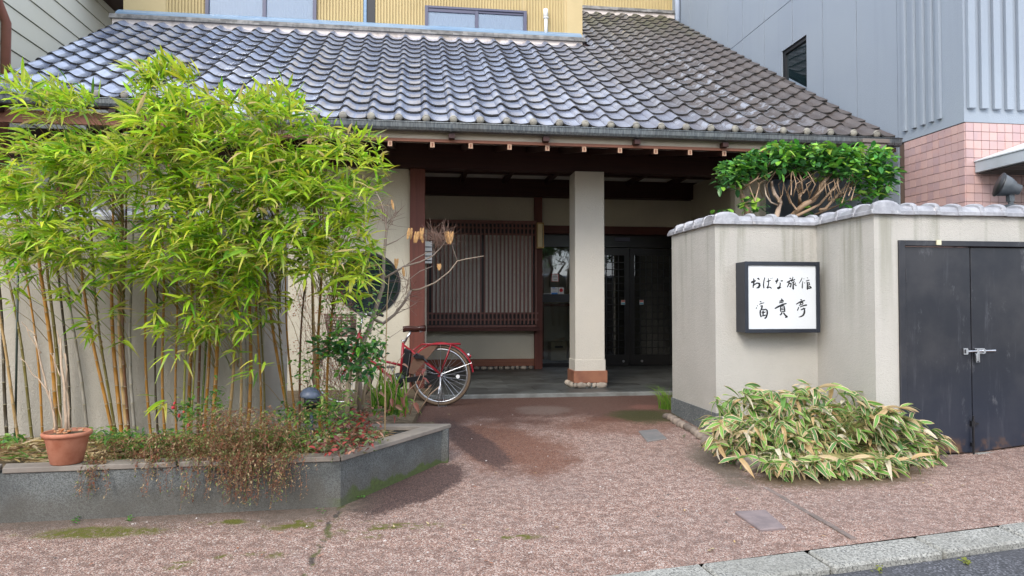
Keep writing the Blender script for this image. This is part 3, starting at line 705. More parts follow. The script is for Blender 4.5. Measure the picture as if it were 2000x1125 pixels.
# ridge: white mortar, two courses of flat tiles, blue flashing
def ridge(xa, xb, y, nrow, zb, flash=True):
    obj('mortar', box((xa, y + .01, zb - .07), (xb, y + .2, zb + .105)), M['mortar'], roof)
    z = zb + .098
    for r in range(nrow):
        x = xa - .03 - R.uniform(0, .2)
        while x < xb + .04:
            a = max(x, xa - .04); b = min(x + .27, xb + .05)
            if b - a > .03: obj('ridge_tile', box((a + .002, y - .035 + r * .014 + R.uniform(-.003, .003), z + .002), (b - .002, y + .2, z + .036)), M['noshi'], roof)
            x += .27
        z += .040
    if flash:
        m = MB().extr([(xa + .05, y + .0, z), (xa + .05, y + .17, z + .02), (xa + .05, y + .17, z + .12), (xa + .05, y + .12, z + .12), (xa + .05, y + .0, z + .035)], (xb - xa - .06, 0, 0))
        obj('flashing', m, M['blue_flash'], roof)
    return z
zr = ridge(-4.98, 2.92, 12.26, 2, rz(12.26) + .0)
zr2 = ridge(2.95, 6.05, 15.86, 2, rz(15.86), False)
# upper storey wing
YU = 12.42
up = obj('upper_wing', MB().box((-4.86, YU + .02, 5.7), (2.955, YU + .2, 6.95)), M['ypanel'], inn)
obj('corner_panel', box((2.955 - .29, YU, 5.9), (2.955, YU + .02, 6.95)), M['ypanel'], up); obj('corner_panel', box((-4.87, YU, 5.9), (-4.20, YU + .02, 6.95)), M['ypanel'], up)
w_open = [(-3.53, -1.765, 5.3, 6.4), (.147, 1.898, 5.6, 6.36)]
def corr(xa, xb, z0, z1, y, mb, p=.052):
    x = xa
    while x < xb - .005:
        a, b = x, min(x + p, xb); mb.extr([(a, y + .012, z0), (a + .006, y, z0), (a + p * .62, y, z0), (a + p * .74, y + .012, z0)], (0, 0, z1 - z0)) if b - a > p * .8 else None
        x += p
cw = MB()
corr(-4.20, -3.53, 5.9, 6.95, YU, cw); corr(-3.53, -1.765, 6.40, 6.95, YU, cw); corr(-1.765, -.94, 5.9, 6.95, YU, cw)
corr(-.74, .147, 5.9, 6.95, YU, cw); corr(.147, 1.898, 6.37, 6.95, YU, cw); corr(1.898, 2.665, 5.9, 6.95, YU, cw)
obj('corrugated_siding', cw, M['ywall'], up)
obj('blue_edge_strip', box((-.94, YU - .03, 5.9), (-.89, YU + .02, 6.95)), M['blue_flash'], up); obj('dark_recess', box((-.89, YU - .0, 5.9), (-.745, YU + .019, 6.95)), M['black'], up)
def sash(xa, xb, z0, z1, xm):
    m = MB(); f = .05
    m.box((xa - .03, YU - .05, z0), (xa + f - .02, YU + .02, z1 + .03)); m.box((xb - f + .02, YU - .05, z0), (xb + .03, YU + .02, z1 + .03)); m.box((xa + f - .02, YU - .05, z1 - .01), (xb - f + .02, YU + .02, z1 + .03))
    m.box((xm - .03, YU - .04, z0), (xm + .03, YU + .01, z1 - .01)); m.box((xa + .03, YU - .034, z1 - .07), (xm - .03, YU + .01, z1 - .01)); m.box((xm + .03, YU - .026, z1 - .05), (xb - .03, YU + .01, z1 - .01))
    wn = obj('window', m, M['winframe'], up, bev=.003)
    obj('pane', box((xa + .03, YU - .015, z0), (xm - .03, YU - .01, z1 - .07)), M['curtain_glass'], wn); obj('pane', box((xm + .03, YU - .006, z0), (xb - .03, YU - .001, z1 - .05)), M['curtain_glass'], wn)
M['curtain'] = simple('white_lace_curtain', (.78, .78, .76, 1), None, rough=.9, bump=0)
for (a_, b_) in ((-3.5, -2.63), (-2.57, -1.8), (.18, 1.0), (1.06, 1.87)):
    cm = MB(); n_ = 60
    for i in range(n_ + 1):
        x_ = a_ + (b_ - a_) * i / n_; yy = YU + .008 + .006 * math.sin(i * 1.9) + .003 * math.sin(i * .7); cm.v += [(x_, yy, 5.85), (x_, yy, 6.35 + (.3 if a_ < 0 else -.02))]
    for i in range(n_): cm.f.append((2 * i, 2 * i + 2, 2 * i + 3, 2 * i + 1))
    obj('curtain', cm, M['curtain'], up, True)
sash(-3.53, -1.765, 5.9, 6.62, -2.6); sash(.147, 1.898, 5.9, 6.38, 1.03)
vp = MB().tube([(2.27, YU - .07, 5.98), (2.27, YU - .07, 6.28)], .032, 10); vp.tube([(2.27, YU - .07, 6.28), (2.27, YU - .07, 6.30)], .05, 10); vp.tube([(2.265, YU - .07, 6.30), (2.265, YU - .07, 6.45)], .042, 10); obj('vent_pipe', vp, M['white'], up, True)
# far upper wall
fw_ = obj('far_wing', box((2.9, 16.03, 7.6), (6.18, 16.2, 10)), M['ypanel'], inn); cw = MB(); corr(2.9, 6.18, 8.10, 10, 16.01, cw, .075); obj('corrugated_siding', cw, M['ywall'], fw_)
obj('dark_recess', box((6.2, 16.3, 6), (6.9, 16.5, 10)), M['black'], fw_)
obj('downpipe', MB().tube([(6.38 - .5 + .05, 15.5, 7.3), (6.38 - .5 + .05, 15.5, 10)], .06, 10), simple('pale_blue_pipe', (.50, .56, .68, 1), None, rough=.4, bump=0), fw_, True)
# ------------------------------------------------------------------ gutters
def gut(parent, xa, xb, y, z, step, ph):
    n = 8; m = MB(); pr_ = [(y - .065 * math.cos(math.pi * k / n), z - .085 * math.sin(math.pi * k / n) ** .6 if 0 < k < n else z) for k in range(n + 1)]
    sec = [(-.068, .006), (-.068, -.006), (-.062, -.05), (-.045, -.078), (0, -.088), (.045, -.078), (.062, -.04), (.064, 0)]
    inner = [(.056, 0), (.052, -.04), (.038, -.07), (0, -.08), (-.038, -.07), (-.054, -.045), (-.058, .0)]
    m.extr([(xa, y + a, z + b) for a, b in sec + inner], (xb - xa, 0, 0))
    g_ = obj('gutter', m, M['gutter'], parent)
    obj('rolled_rim', MB().tube([(xa, y - .066, z + .004), (xb, y - .066, z + .004)], .009, 8), M['gutter'], g_, True)
    x = xa + ph
    while x < xb:
        j = MB(); j.extr([(x, y + a * 1.05, z + b * 1.06 - .001) for a, b in sec[:5] + [(0, -.080), (-.05, -.07), (-.060, 0)]], (.022, 0, 0)); obj('joint_band', j, M['gutter'], g_)
        br = MB().box((x - .015, y - .01, z - .15), (x + .055, y + .12, z - .095)); obj('bracket', br, M['wood_dark'], g_); x += step
    return g_
gut(inn, -2.25, 5.86, 7.93, 3.175, 1.08, .45)
gut(inn, -5.1, -2.22, 7.93 + 1.5 * ST, 3.175 + 1.5 * ST * SL, 1.2, .5)
# rainwater head at the right end
hb = MB().box((5.33, 7.82, 2.96), (5.62, 8.04, 3.10)).box((5.30, 7.80, 3.10), (5.65, 8.06, 3.15)); obj('rain_head', hb, simple('taupe_metal', (.17, .14, .12, 1), None, rough=.5, bump=0), inn, bev=.006)
# fascia and rafters
eav = obj('eave', MB().box((-2.2, 8.02, 3.03), (5.5, 8.05, 3.12)), M['fascia'], inn)
obj('eave_board', box((-2.2, 8.005, 2.995), (5.5, 8.05, 3.029)), M['wood_red'], eav)
obj('eave_board', box((-5.05, 8.47, 3.18), (-2.2, 8.52, 3.32)), M['wood_red'], eav)
sf = MB().extr([(-2.2, 8.05, 3.02), (-2.2, 9.42, 3.30), (-2.2, 9.42, 3.33), (-2.2, 8.05, 3.05)], (7.7, 0, 0)); obj('soffit', sf, M['soffit'], eav)
RX = [float(onY(x_, 290, 8.0)[0]) for x_ in (757, 840, 915, 991, 1065, 1137, 1207, 1277, 1344, 1411)]
RX = [RX[0] - .44 * k for k in (4, 3, 2, 1)] + RX + [RX[-1] + .43 * k for k in (1, 2, 3, 4)]
M['cutwood'] = simple('pale_end_grain', (.47, .29, .19, 1), (.40, .24, .15, 1), 20, .6, bump=0)
for x_ in RX:
    rf = obj('rafter', MB().extr([(x_, 8.012, 2.995 - .065), (x_, 9.5, 3.29 - .065), (x_, 9.5, 3.30), (x_, 8.012, 2.995)], (.052, 0, 0)), M['wood_dark'], eav)
    ec = MB().box((x_ + .002, 8.004, 2.933), (x_ + .050, 8.012, 2.993)); obj('end_cap', ec, M['cutwood'], rf)
    obj('end_cap_notch', box((x_ + .018, 8.002, 2.945), (x_ + .034, 8.0045, 2.982)), M['wood_red'], rf)
# main beam, post, pillar
obj('main_beam', box((-5.0, 9.40, 2.965), (5.6, 9.58, 3.34)), M['wood_dark'], inn, bev=.006)
obj('post', box((-.10, 9.43, -.02), (.10, 9.62, 2.963)), M['wood_z'], inn, bev=.004)
pil = obj('pillar', MB().box((2.115, 9.34, .27), (2.52, 9.70, 2.963)), M['pillar'], inn, bev=.004)
obj('pillar_collar', box((2.107, 9.332, .255), (2.530, 9.708, .41)), M['pillar'], pil, bev=.003)
obj('pillar_shoe', box((2.088, 9.315, .100), (2.552, 9.725, .262)), M['copper_board'], pil, bev=.004)
pb = [(2.115, .045), (2.20, .072), (2.30, .042), (2.375, .036), (2.475, .078)]
for k, (x_, r_) in enumerate(pb): obj('pebble', MB().blob((x_, 9.345, .070), (r_ * .98, .055, .040 + .012 * (r_ > .06)), k, 14, 9, amp=.13), M['stone'], pil, True)
for k in range(4): obj('pebble', MB().blob((2.09, 9.42 + k * .09, .066), (.05, .055, .044), 30 + k, amp=.08), M['stone'], pil, True)
obj('pillar_mortar', box((2.085, 9.325, .02), (2.545, 9.71, .098)), M['plinth'], pil)
# left wall with the round window
cx, cz, cr = -.632, 1.43, .40
wm = MB(); n = 40
XA, XB, ZA, ZB = -4.2, -.06, -.02, 2.99
# wall face with a circular hole: quads from circle to rectangle
k = 0; ring_ = []
for i in range(n):
    a = 2 * math.pi * i / n; ca, sa = math.cos(a), math.sin(a)
    X0_, X1_ = -1.6, -.06
    tx = ((X1_ - cx) / ca if ca > 1e-6 else ((X0_ - cx) / ca if ca < -1e-6 else 1e9)); tz = ((ZB - cz) / sa if sa > 1e-6 else ((ZA - cz) / sa if sa < -1e-6 else 1e9)); t_ = min(tx, tz)
    wm.v += [(cx + cr * ca, 9.50, cz + cr * sa), (cx + t_ * ca, 9.50, cz + t_ * sa), (cx + cr * ca, 9.60, cz + cr * sa)]
for i in range(n):
    j = (i + 1) % n; wm.f.append((3 * i, 3 * j, 3 * j + 1, 3 * i + 1)[::-1]); wm.f.append((3 * i, 3 * i + 2, 3 * j + 2, 3 * j))
# corners of the rectangle
for (xq, zq) in ((X1_, ZB), (X0_, ZB), (X0_, ZA), (X1_, ZA)):
    best = sorted(range(n), key=lambda i: (wm.v[3 * i + 1][0] - xq) ** 2 + (wm.v[3 * i + 1][2] - zq) ** 2)[:2]
    q = len(wm.v); wm.v.append((xq, 9.50, zq)); wm.f.append((3 * best[0] + 1, q, 3 * best[1] + 1))
wm.box((XA, 9.50, ZA), (-1.6, 9.6, ZB))
obj('front_wall', wm, M['inn_plaster'], inn)
obj('corner_post', box((-4.45, 9.38, 0), (-4.2, 9.6, 3.2)), M['wood_z'], inn); obj('upper_wall_band', box((-4.2, 9.62, 2.9), (-.1, 9.7, 3.5)), M['inn_plaster'], inn)
rw = MB()
for i in range(n):
    a = 2 * math.pi * i / n; b = 2 * math.pi * (i + 1) / n
    for (r0, r1, y_) in ((cr - .022, cr + .012, 9.485),): 
        k = len(rw.v)
        for (r_, yy) in ((r0, y_), (r1, y_), (r1, y_ + .03), (r0, y_ + .06)):
            rw.v += [(cx + r_ * math.cos(a), yy, cz + r_ * math.sin(a)), (cx + r_ * math.cos(b), yy, cz + r_ * math.sin(b))]
        for s_ in range(4):
            e = (s_ + 1) % 4; rw.f.append((k + 2 * s_, k + 2 * s_ + 1, k + 2 * e + 1, k + 2 * e))
rwo = obj('round_window', rw, M['black'], inn)
pg = MB().lathe((cx, 9.545, cz), [(cr - .005, 0), (cr - .005, .006)], 40, 'Y'); obj('pane', pg, M['dark_glass'], rwo)
obj('glazing_bar', box((cx - cr + .03, 9.525, cz + .03), (cx + cr - .03, 9.545, cz + .055)), M['black'], rwo); obj('glazing_bar', box((cx - cr + .03, 9.525, cz - .12), (cx + cr - .03, 9.545, cz - .105)), M['black'], rwo); obj('glazing_bar', box((cx - .01, 9.527, cz - cr + .03), (cx + .012, 9.547, cz + cr - .03)), M['black'], rwo)
# porch interior: return wall, ceiling, back wall
YB = 12.264
obj('return_wall', box((.0, 9.60, -.02), (.098, YB, 3.36)), M['inn_plaster'], inn)
obj('conduit', MB().box((.102, 9.9, .05), (.13, 9.93, 2.2)), M['fascia'], inn)
gt_ = MB().box((.101, 9.72, 1.72), (.20, 9.84, 2.02)); 
vent = obj('vent_box', gt_, M['white'], inn, bev=.004)
for k in range(4): obj('vent_slot', box((.105, 9.712, 1.75 + k * .062), (.196, 9.72, 1.762 + k * .062)), M['black'], vent)
ceil = obj('porch_ceiling', box((.1, 9.58, 3.34), (5.6, 12.8, 3.38)), M['soffit'], inn)
for yy in (9.9, 10.72, 11.30): obj('ceiling_batten', box((.1, yy, 3.27), (5.6, yy + .09, 3.339)), M['wood_dark'], ceil)
for k in range(8): x_ = .72 + k * .735; obj('ceiling_batten', box((x_, 9.59, 3.255), (x_ + .075, 12.1, 3.335)), M['wood_dark'], ceil)
obj('ceiling_lamp', MB().lathe((1.45, 10.45, 3.29), [(.09, 0), (.09, .05)], 20), M['black'], ceil)
obj('ceiling_lamp', MB().lathe((2.95, 10.45, 3.29), [(.09, 0), (.09, .05)], 20), M['black'], ceil)
obj('wall_beam', box((.1, 12.08, 3.04), (5.6, YB + .02, 3.338)), M['wood_dark'], inn)
obj('porch_post', box((2.035, 12.2, .03), (2.175, 12.4, 3.04)), M['wood_z'], inn)
obj('back_wall', MB().box((.1, YB, 2.60), (2.06, YB + .1, 3.42)), M['inn_plaster'], inn); obj('back_wall', MB().box((.1, YB, .21), (2.06, YB + .1, .76)), M['inn_plaster'], inn); obj('back_wall', MB().box((2.15, 12.34, 2.56), (5.6, 12.44, 3.42)), M['inn_plaster'], inn); obj('inner_partition', box((-4.2, 12.9, 0), (2.1, 13.0, 5.5)), M['inn_plaster'], inn)
obj('porch_post', box((5.05, 12.2, .03), (5.18, 12.4, 3.04)), M['wood_z'], inn)
obj('skirting_board', box((.1, YB - .02, .085), (2.035, YB + .1, .208)), M['wood_red'], inn)
ft = obj('stone_footing', box((.1, YB + .02, .02), (2.035, YB + .1, .084)), M['plinth'], inn)
x_ = .14; k = 0
while x_ < 2.0:
    r_ = R.uniform(.035, .062); obj('pebble', MB().blob((x_ + r_, YB - .0, .052), (r_ * .95, .045, .034), 60 + k, 8, 5, .1), M['stone'], ft, True); x_ += 2 * r_ + .006; k += 1
# lattice window
lt = obj('lattice_window', MB().box((.11, 12.14, 2.56), (2.06, 12.262, 2.615)).box((.11, 12.14, .765), (2.06, 12.262, .80)).box((.11, 12.14, .80), (.16, 12.262, 2.56)), M['slat'], inn)
ns = 28
for k in range(ns): x_ = .17 + k * (1.93 / ns); obj('slat', box((x_, 12.10, .80 + .015), (x_ + .028, 12.135, 2.555)), M['slat'], lt)
for z_ in (.88, .99, 2.36, 2.47): obj('cross_rail', box((.16, 12.136, z_), (2.09, 12.155, z_ + .03)), M['slat'], lt)
obj('sill', box((.10, 12.06, .70), (2.10, 12.262, .762)), M['wood'], lt)
obj('window_frame', MB().box((.16, 12.2, .80), (.24, 12.25, 2.56)).box((1.985, 12.2, .80), (2.03, 12.25, 2.56)).box((.24, 12.2, .80), (1.985, 12.25, 1.02)).box((.24, 12.2, 2.36), (1.985, 12.25, 2.56)).box((1.07, 12.19, 1.02), (1.16, 12.25, 2.36)), M['black'], lt)
obj('frosted_pane', box((.24, 12.175, 1.02), (1.07, 12.185, 2.36)), M['frost'], lt); obj('frosted_pane', box((1.16, 12.175, 1.02), (1.985, 12.185, 2.36)), M['frost'], lt)
# entrance: lintel, header, side light, automatic doors
YD = 12.6
obj('lintel', box((2.175, 12.3, 2.42), (5.05, 12.5, 2.56)), M['wood'], inn)
ent = obj('entrance_doors', MB().box((2.175, 12.5, 2.20), (5.05, 12.62, 2.42)).box((2.175, YD, 1.20), (2.95, YD + .05, 1.345)).box((2.90, YD, .03), (3.0, YD + .05, 2.20)).box((2.175, YD, .03), (2.9, YD + .05, .10)), M['blackdoor'], inn)
obj('sensor', MB().box((3.56, 12.48, 2.31), (3.85, 12.499, 2.38)), M['winframe'], ent, bev=.003)
obj('side_light', box((2.175, YD + .02, .10), (2.9, YD + .028, 1.20)).box((2.175, YD + .02, 1.345), (2.9, YD + .028, 2.20)), M['glass'], ent)
for (a, b) in ((3.0, 3.86), (3.87, 4.72)):
    lf2 = obj('door_leaf', MB().box((a, YD - .04, .04), (a + .085, YD, 2.19)).box((b - .085 if a > 3.5 else b - .09, YD - .04, .04), (b, YD, 2.19)).box((a + .085, YD - .04, 2.06), (b - .09, YD, 2.19)).box((a + .085, YD - .04, .04), (b - .09, YD, .24)), M['blackdoor'], ent)
    obj('pane', box((a + .08, YD - .022, .22), (b - .08, YD - .014, 2.07)), M['door_glass'], lf2)
    nx = 5
    for k in range(1, nx + 1): x_ = a + .085 + (b - a - .175) * k / (nx + 1); obj('muntin', box((x_ - .007, YD - .035, .24), (x_ + .007, YD - .023, 2.06)), M['blackdoor'], lf2)
    for k in range(1, 14): z_ = .24 + 1.82 * k / 14; obj('muntin', box((a + .085, YD - .034, z_ - .007), (b - .09, YD - .024, z_ + .007)), M['blackdoor'], lf2)
    xs = (b - .16) if a < 3.5 else (a + .18)
    st = obj('sticker', box((xs, YD - .042, 1.155), (xs + .075, YD - .038, 1.24)), M['white'], lf2)
    obj('sticker_print', box((xs + .004, YD - .0435, 1.205), (xs + .071, YD - .042, 1.236)), simple('pink_print', (.7, .2, .16, 1), None, bump=0), st); obj('sticker_print', box((xs + .004, YD - .0435, 1.159), (xs + .071, YD - .042, 1.19)), simple('cyan_print', (.15, .45, .6, 1), None, bump=0), st)
    obj('floor_knob', MB().lathe((xs + .04, YD - .045, .12), [(.022, -.006), (.022, .006)], 12, 'Y'), M['chrome'], lf2)
# stickers on the side light
def sticker(px0, py0, px1, py1, parts):
    a = onY(px0, py0, YD + .016); b = onY(px1, py1, YD + .016); st = obj('sticker', box((a[0], YD + .012, b[2]), (b[0], YD + .018, a[2])), M['white'], ent)
    for (u0, v0, u1, v1, c_) in parts:
        X = lambda u: a[0] + (b[0] - a[0]) * u
        Z = lambda v: a[2] + (b[2] - a[2]) * v
        obj('sticker_print', box((X(u0), YD + .0105, Z(v1)), (X(u1), YD + .012, Z(v0))), c_, st)
cr_ = simple('red_print', (.65, .03, .03, 1), None, bump=0); cb_ = simple('blue_print', (.04, .22, .65, 1), None, bump=0); cg_ = simple('grey_print', (.3, .3, .32, 1), None, bump=0)
sticker(1077, 535, 1091, 550, [(0, 0, .06, 1, cr_), (.94, 0, 1, 1, cr_), (0, 0, 1, .05, cr_), (0, .95, 1, 1, cr_), (.2, .3, .8, .36, cg_), (.15, .48, .85, .53, cg_), (.3, .72, .8, .8, cg_)])
sticker(1076, 561, 1090, 581, [(.05, .52, .95, .70, cb_), (.2, .15, .8, .2, cg_), (.2, .36, .8, .4, cg_), (.3, .8, .7, .84, cg_), (.15, .03, .6, .09, cb_), (.15, .92, .85, .96, cb_)])
a = onY(1096, 567, YD + .016)
sticker(1091, 561, 1101, 577, [(.2, .66, .8, .70, cg_), (.2, .78, .8, .82, cg_), (.3, .88, .7, .91, cg_)])
obj('red_emblem', MB().lathe((a[0], YD + .0095, a[2]), [(.033, 0), (.033, .0015)], 20, 'Y'), cr_, ent)
sticker(1062, 573, 1076, 581, [(.1, .1, .9, .2, cg_)])
# dim entrance hall behind the glass
hall = obj('entrance_hall', MB().box((2.1, 15.2, 0), (5.3, 15.3, 2.8)).box((5.2, 12.7, 0), (5.3, 15.2, 2.8)).box((2.06, 12.66, 0), (2.16, 15.2, 2.8)).box((2.16, 12.66, 2.7), (5.2, 15.2, 2.8)), M['inn_plaster'], inn)
obj('hall_floor', box((2.16, 12.66, 0), (5.2, 15.2, .05)), M['slab'], hall)
obj('hall_post', box((2.42, 14.2, .05), (2.56, 14.34, 2.7)), M['wood_red'], hall); obj('hall_rail', box((2.56, 14.25, 1.12), (3.4, 14.33, 1.18)), M['wood_red'], hall)
obj('hall_partition', MB().box((2.56, 14.30, .05), (5.2, 14.36, 1.5)), M['inn_plaster'], hall)
for k in range(2):
    bx = thing('cardboard_box', ['left beige carton standing on the hall floor behind the entrance glass', 'right beige carton half hidden by the porch pillar behind the glass'][k], 'box', (2.75 + k * .34, 13.9, .05), None)
    obj('carton', box((2.62 + k * .36, 13.75, .052), (2.94 + k * .36, 14.1, .42)), simple('carton_card', (.42, .35, .22, 1), (.36, .3, .18, 1), 4, .8, bump=0), bx, bev=.003); obj('printed_mark', box((2.70 + k * .36, 13.747, .30), (2.86 + k * .36, 13.75, .34)), M['black'], bx); obj('flap', MB().extr([(2.66 + k * .36, 13.8, .42), (2.9 + k * .36, 13.8, .46), (2.92 + k * .36, 13.8, .50), (2.66 + k * .36, 13.8, .425)], (0, .2, 0)), simple('carton_flap', (.42, .32, .2, 1), None, bump=0), bx)
# garden side wall on the far right of the porch (seen through the tree)
obj('side_wall', box((4.9, 9.62, 0), (5.0, 12.2, 3.3)).box((4.45, 9.45, 0), (4.82, 9.60, 2.96)), M['inn_plaster'], inn)
# ================================================================== WALL SCONCE on the porch post
sc_ = thing('wall_sconce', 'slim brass wall lamp with cream shade on the porch post beside the lattice window', 'lamp', (2.1, 12.15, 2.35))
M['brass'] = simple('aged_brass', (.35, .22, .09, 1), None, rough=.35, bump=0, metal=.8)
m = MB()
for a, b in (((2.05, 12.03, 2.13), (2.065, 12.19, 2.575)), ((2.155, 12.03, 2.13), (2.17, 12.19, 2.575)), ((2.065, 12.03, 2.13), (2.155, 12.19, 2.155)), ((2.065, 12.03, 2.55), (2.155, 12.19, 2.575))): m.box(a, b)
obj('frame', m, M['brass'], sc_); obj('shade', box((2.07, 12.045, 2.157), (2.15, 12.19, 2.548)), simple('cream_lamp_glass', (.72, .60, .36, 1), None, rough=.4, bump=0), sc_)
# ================================================================== LIGHT BOX SIGN
sg = thing('inn_sign', 'black framed white light box sign with brushed black Japanese lettering on the right wall', 'sign', (3.25, 6.1, 1.22))
YS = 6.02
sa = onY(1455, 511, YS); sb = onY(1602, 649, YS); xa, xb, z1, z0 = sa[0], sb[0], sa[2], sb[2]; ft_ = .032
m = MB(); m.box((xa, YS + .012, z0), (xa + ft_, Y0, z1)); m.box((xb - ft_, YS + .012, z0), (xb, Y0, z1)); m.box((xa + ft_, YS + .012, z1 - ft_), (xb - ft_, Y0, z1)); m.box((xa + ft_, YS + .012, z0), (xb - ft_, Y0, z0 + ft_))
M['signblack'] = simple('navy_black_sign_frame', (.012, .015, .024, 1), (.018, .022, .032, 1), 4, .4, bump=0)
obj('frame', m, M['signblack'], sg, bev=.003)
m = MB(); e = .036
m.box((xa - .003, YS, z0 - .003), (xa + e - .004, YS + .011, z1 + .003)); m.box((xb - e + .004, YS, z0 - .003), (xb + .003, YS + .011, z1 + .003)); m.box((xa + e - .004, YS, z1 - e + .004), (xb - e + .004, YS + .011, z1 + .003)); m.box((xa + e - .004, YS, z0 - .003), (xb - e + .004, YS + .011, z0 + e - .004))
obj('front_bezel', m, M['signblack'], sg, bev=.002)
pn = obj('panel', box((xa + e - .008, YS + .014, z0 + e - .008), (xb - e + .008, YS + .022, z1 - e + .008)), simple('white_acrylic', (.66, .68, .70, 1), None, rough=.25, bump=0), sg)
# brush strokes, measured on a 1500x1125 enlargement of the sign; panel corners there:
def sp(u, v): # enlargement -> sign panel coordinates
    x_ = (u - 372) / (1198 - 372); y_ = (v - 165) / (948 - 165); u2 = x_ - .010 * y_
    return (xa + e + (xb - xa - 2 * e) * u2, z1 - e - (z1 - z0 - 2 * e) * y_)
ST_ = {
 'o': [[(408, 372, 9), (430, 366, 12), (468, 350, 7)], [(440, 322, 6), (444, 350, 8), (442, 390, 8), (432, 425, 7)], [(432, 420, 6), (450, 400, 6), (480, 380, 8), (508, 385, 11), (515, 410, 12), (500, 435, 11), (474, 444, 5)], [(486, 318, 8), (500, 326, 10), (508, 342, 5)], [(438, 440, 8), (430, 424, 5)]],
 'ba': [[(578, 308, 5), (566, 350, 6), (560, 400, 7), (566, 446, 8)], [(598, 362, 5), (625, 354, 6), (652, 346, 4)], [(618, 318, 4), (622, 350, 5), (624, 390, 6), (612, 428, 7), (604, 436, 7), (612, 444, 6), (630, 428, 5), (645, 434, 8), (660, 448, 6)], [(648, 318, 5), (656, 328, 3)], [(664, 312, 4), (672, 322, 2)]],
 'na': [[(704, 358, 8), (722, 352, 10), (744, 344, 6)], [(734, 320, 8), (730, 350, 7), (716, 388, 4)], [(776, 346, 9), (790, 354, 11), (796, 358, 5)], [(768, 380, 6), (764, 410, 7), (758, 440, 8), (742, 450, 8), (732, 440, 7), (742, 430, 5), (764, 432, 6), (778, 436, 5)], [(760, 372, 4), (768, 384, 7)]],
 'ryo': [[(884, 314, 8), (898, 326, 7)], [(846, 372, 6), (870, 360, 8), (912, 336, 6)], [(878, 352, 7), (872, 390, 7), (852, 432, 5)], [(880, 384, 6), (900, 380, 7), (898, 410, 7), (890, 428, 8), (880, 418, 4)], [(924, 300, 4), (914, 340, 7), (904, 362, 6)], [(918, 348, 5), (938, 338, 7), (948, 328, 4)], [(914, 376, 6), (934, 364, 7), (944, 358, 5)], [(926, 370, 7), (926, 410, 8), (924, 456, 10), (934, 440, 4)], [(936, 392, 5), (950, 400, 7), (966, 414, 6)], [(956, 374, 7), (944, 388, 4)]],
 'kan': [[(1038, 310, 4), (1020, 350, 5), (998, 382, 3)], [(1046, 350, 3), (1040, 400, 6), (1038, 446, 7)], [(1064, 372, 4), (1072, 380, 5)], [(1060, 318, 3), (1058, 330, 3)], [(1100, 306, 3), (1108, 318, 4)], [(1084, 352, 4), (1110, 344, 6), (1128, 342, 5)], [(1100, 362, 7), (1104, 400, 8), (1102, 462, 9)], [(1106, 376, 5), (1128, 372, 6), (1124, 396, 5)], [(1110, 404, 5), (1136, 398, 6)], [(1108, 430, 5), (1136, 420, 7), (1150, 436, 8), (1130, 444, 6), (1110, 446, 6)]],
 'fu': [[(516, 608, 7), (534, 618, 6)], [(508, 648, 4), (536, 634, 6), (572, 626, 4)], [(478, 684, 5), (472, 700, 6)], [(484, 668, 8), (490, 660, 4)], [(520, 668, 6), (552, 662, 6)], [(548, 662, 8), (540, 690, 9), (530, 712, 6)], [(524, 716, 8), (560, 704, 5)], [(524, 718, 10), (520, 760, 8), (530, 800, 8), (540, 802, 4)], [(556, 716, 6), (590, 706, 8), (606, 724, 9), (608, 760, 9), (596, 806, 9), (574, 824, 8)], [(556, 724, 9), (556, 780, 8)], [(536, 752, 6), (588, 742, 6)], [(540, 790, 7), (590, 780, 7)]],
 'ki': [[(780, 574, 7), (788, 588, 8), (786, 622, 6)], [(762, 600, 7), (766, 618, 5)], [(760, 604, 5), (800, 594, 7), (806, 612, 5)], [(750, 628, 5), (784, 622, 6), (806, 618, 4)], [(698, 700, 6), (740, 676, 10), (800, 646, 9), (846, 634, 6)], [(772, 664, 6), (770, 740, 7)], [(776, 672, 5), (812, 662, 7), (820, 700, 8), (822, 740, 8)], [(776, 696, 5), (808, 690, 6)], [(776, 716, 5), (810, 710, 6)], [(776, 742, 6), (816, 734, 7)], [(790, 752, 7), (772, 776, 8), (760, 780, 5)], [(806, 750, 8), (830, 784, 9), (850, 800, 12), (828, 812, 5)]],
 'tei': [[(1020, 582, 8), (1032, 596, 8)], [(962, 646, 5), (1010, 616, 8), (1072, 596, 7)], [(1018, 622, 5), (1014, 652, 6), (1002, 664, 5)], [(1022, 628, 5), (1044, 620, 7), (1046, 640, 6)], [(1020, 654, 5), (1048, 644, 5)], [(996, 680, 6), (984, 712, 6), (976, 724, 6)], [(1010, 680, 5), (1050, 664, 7), (1090, 654, 9), (1088, 664, 6)], [(1020, 716, 6), (1050, 704, 7), (1078, 698, 7)], [(1068, 706, 8), (1066, 750, 10), (1050, 784, 9), (1022, 800, 6), (992, 806, 3)], [(1044, 706, 6), (1058, 690, 5)]]}
ink = simple('sumi_black_ink', (.008, .008, .010, 1), None, rough=.5, bump=0)
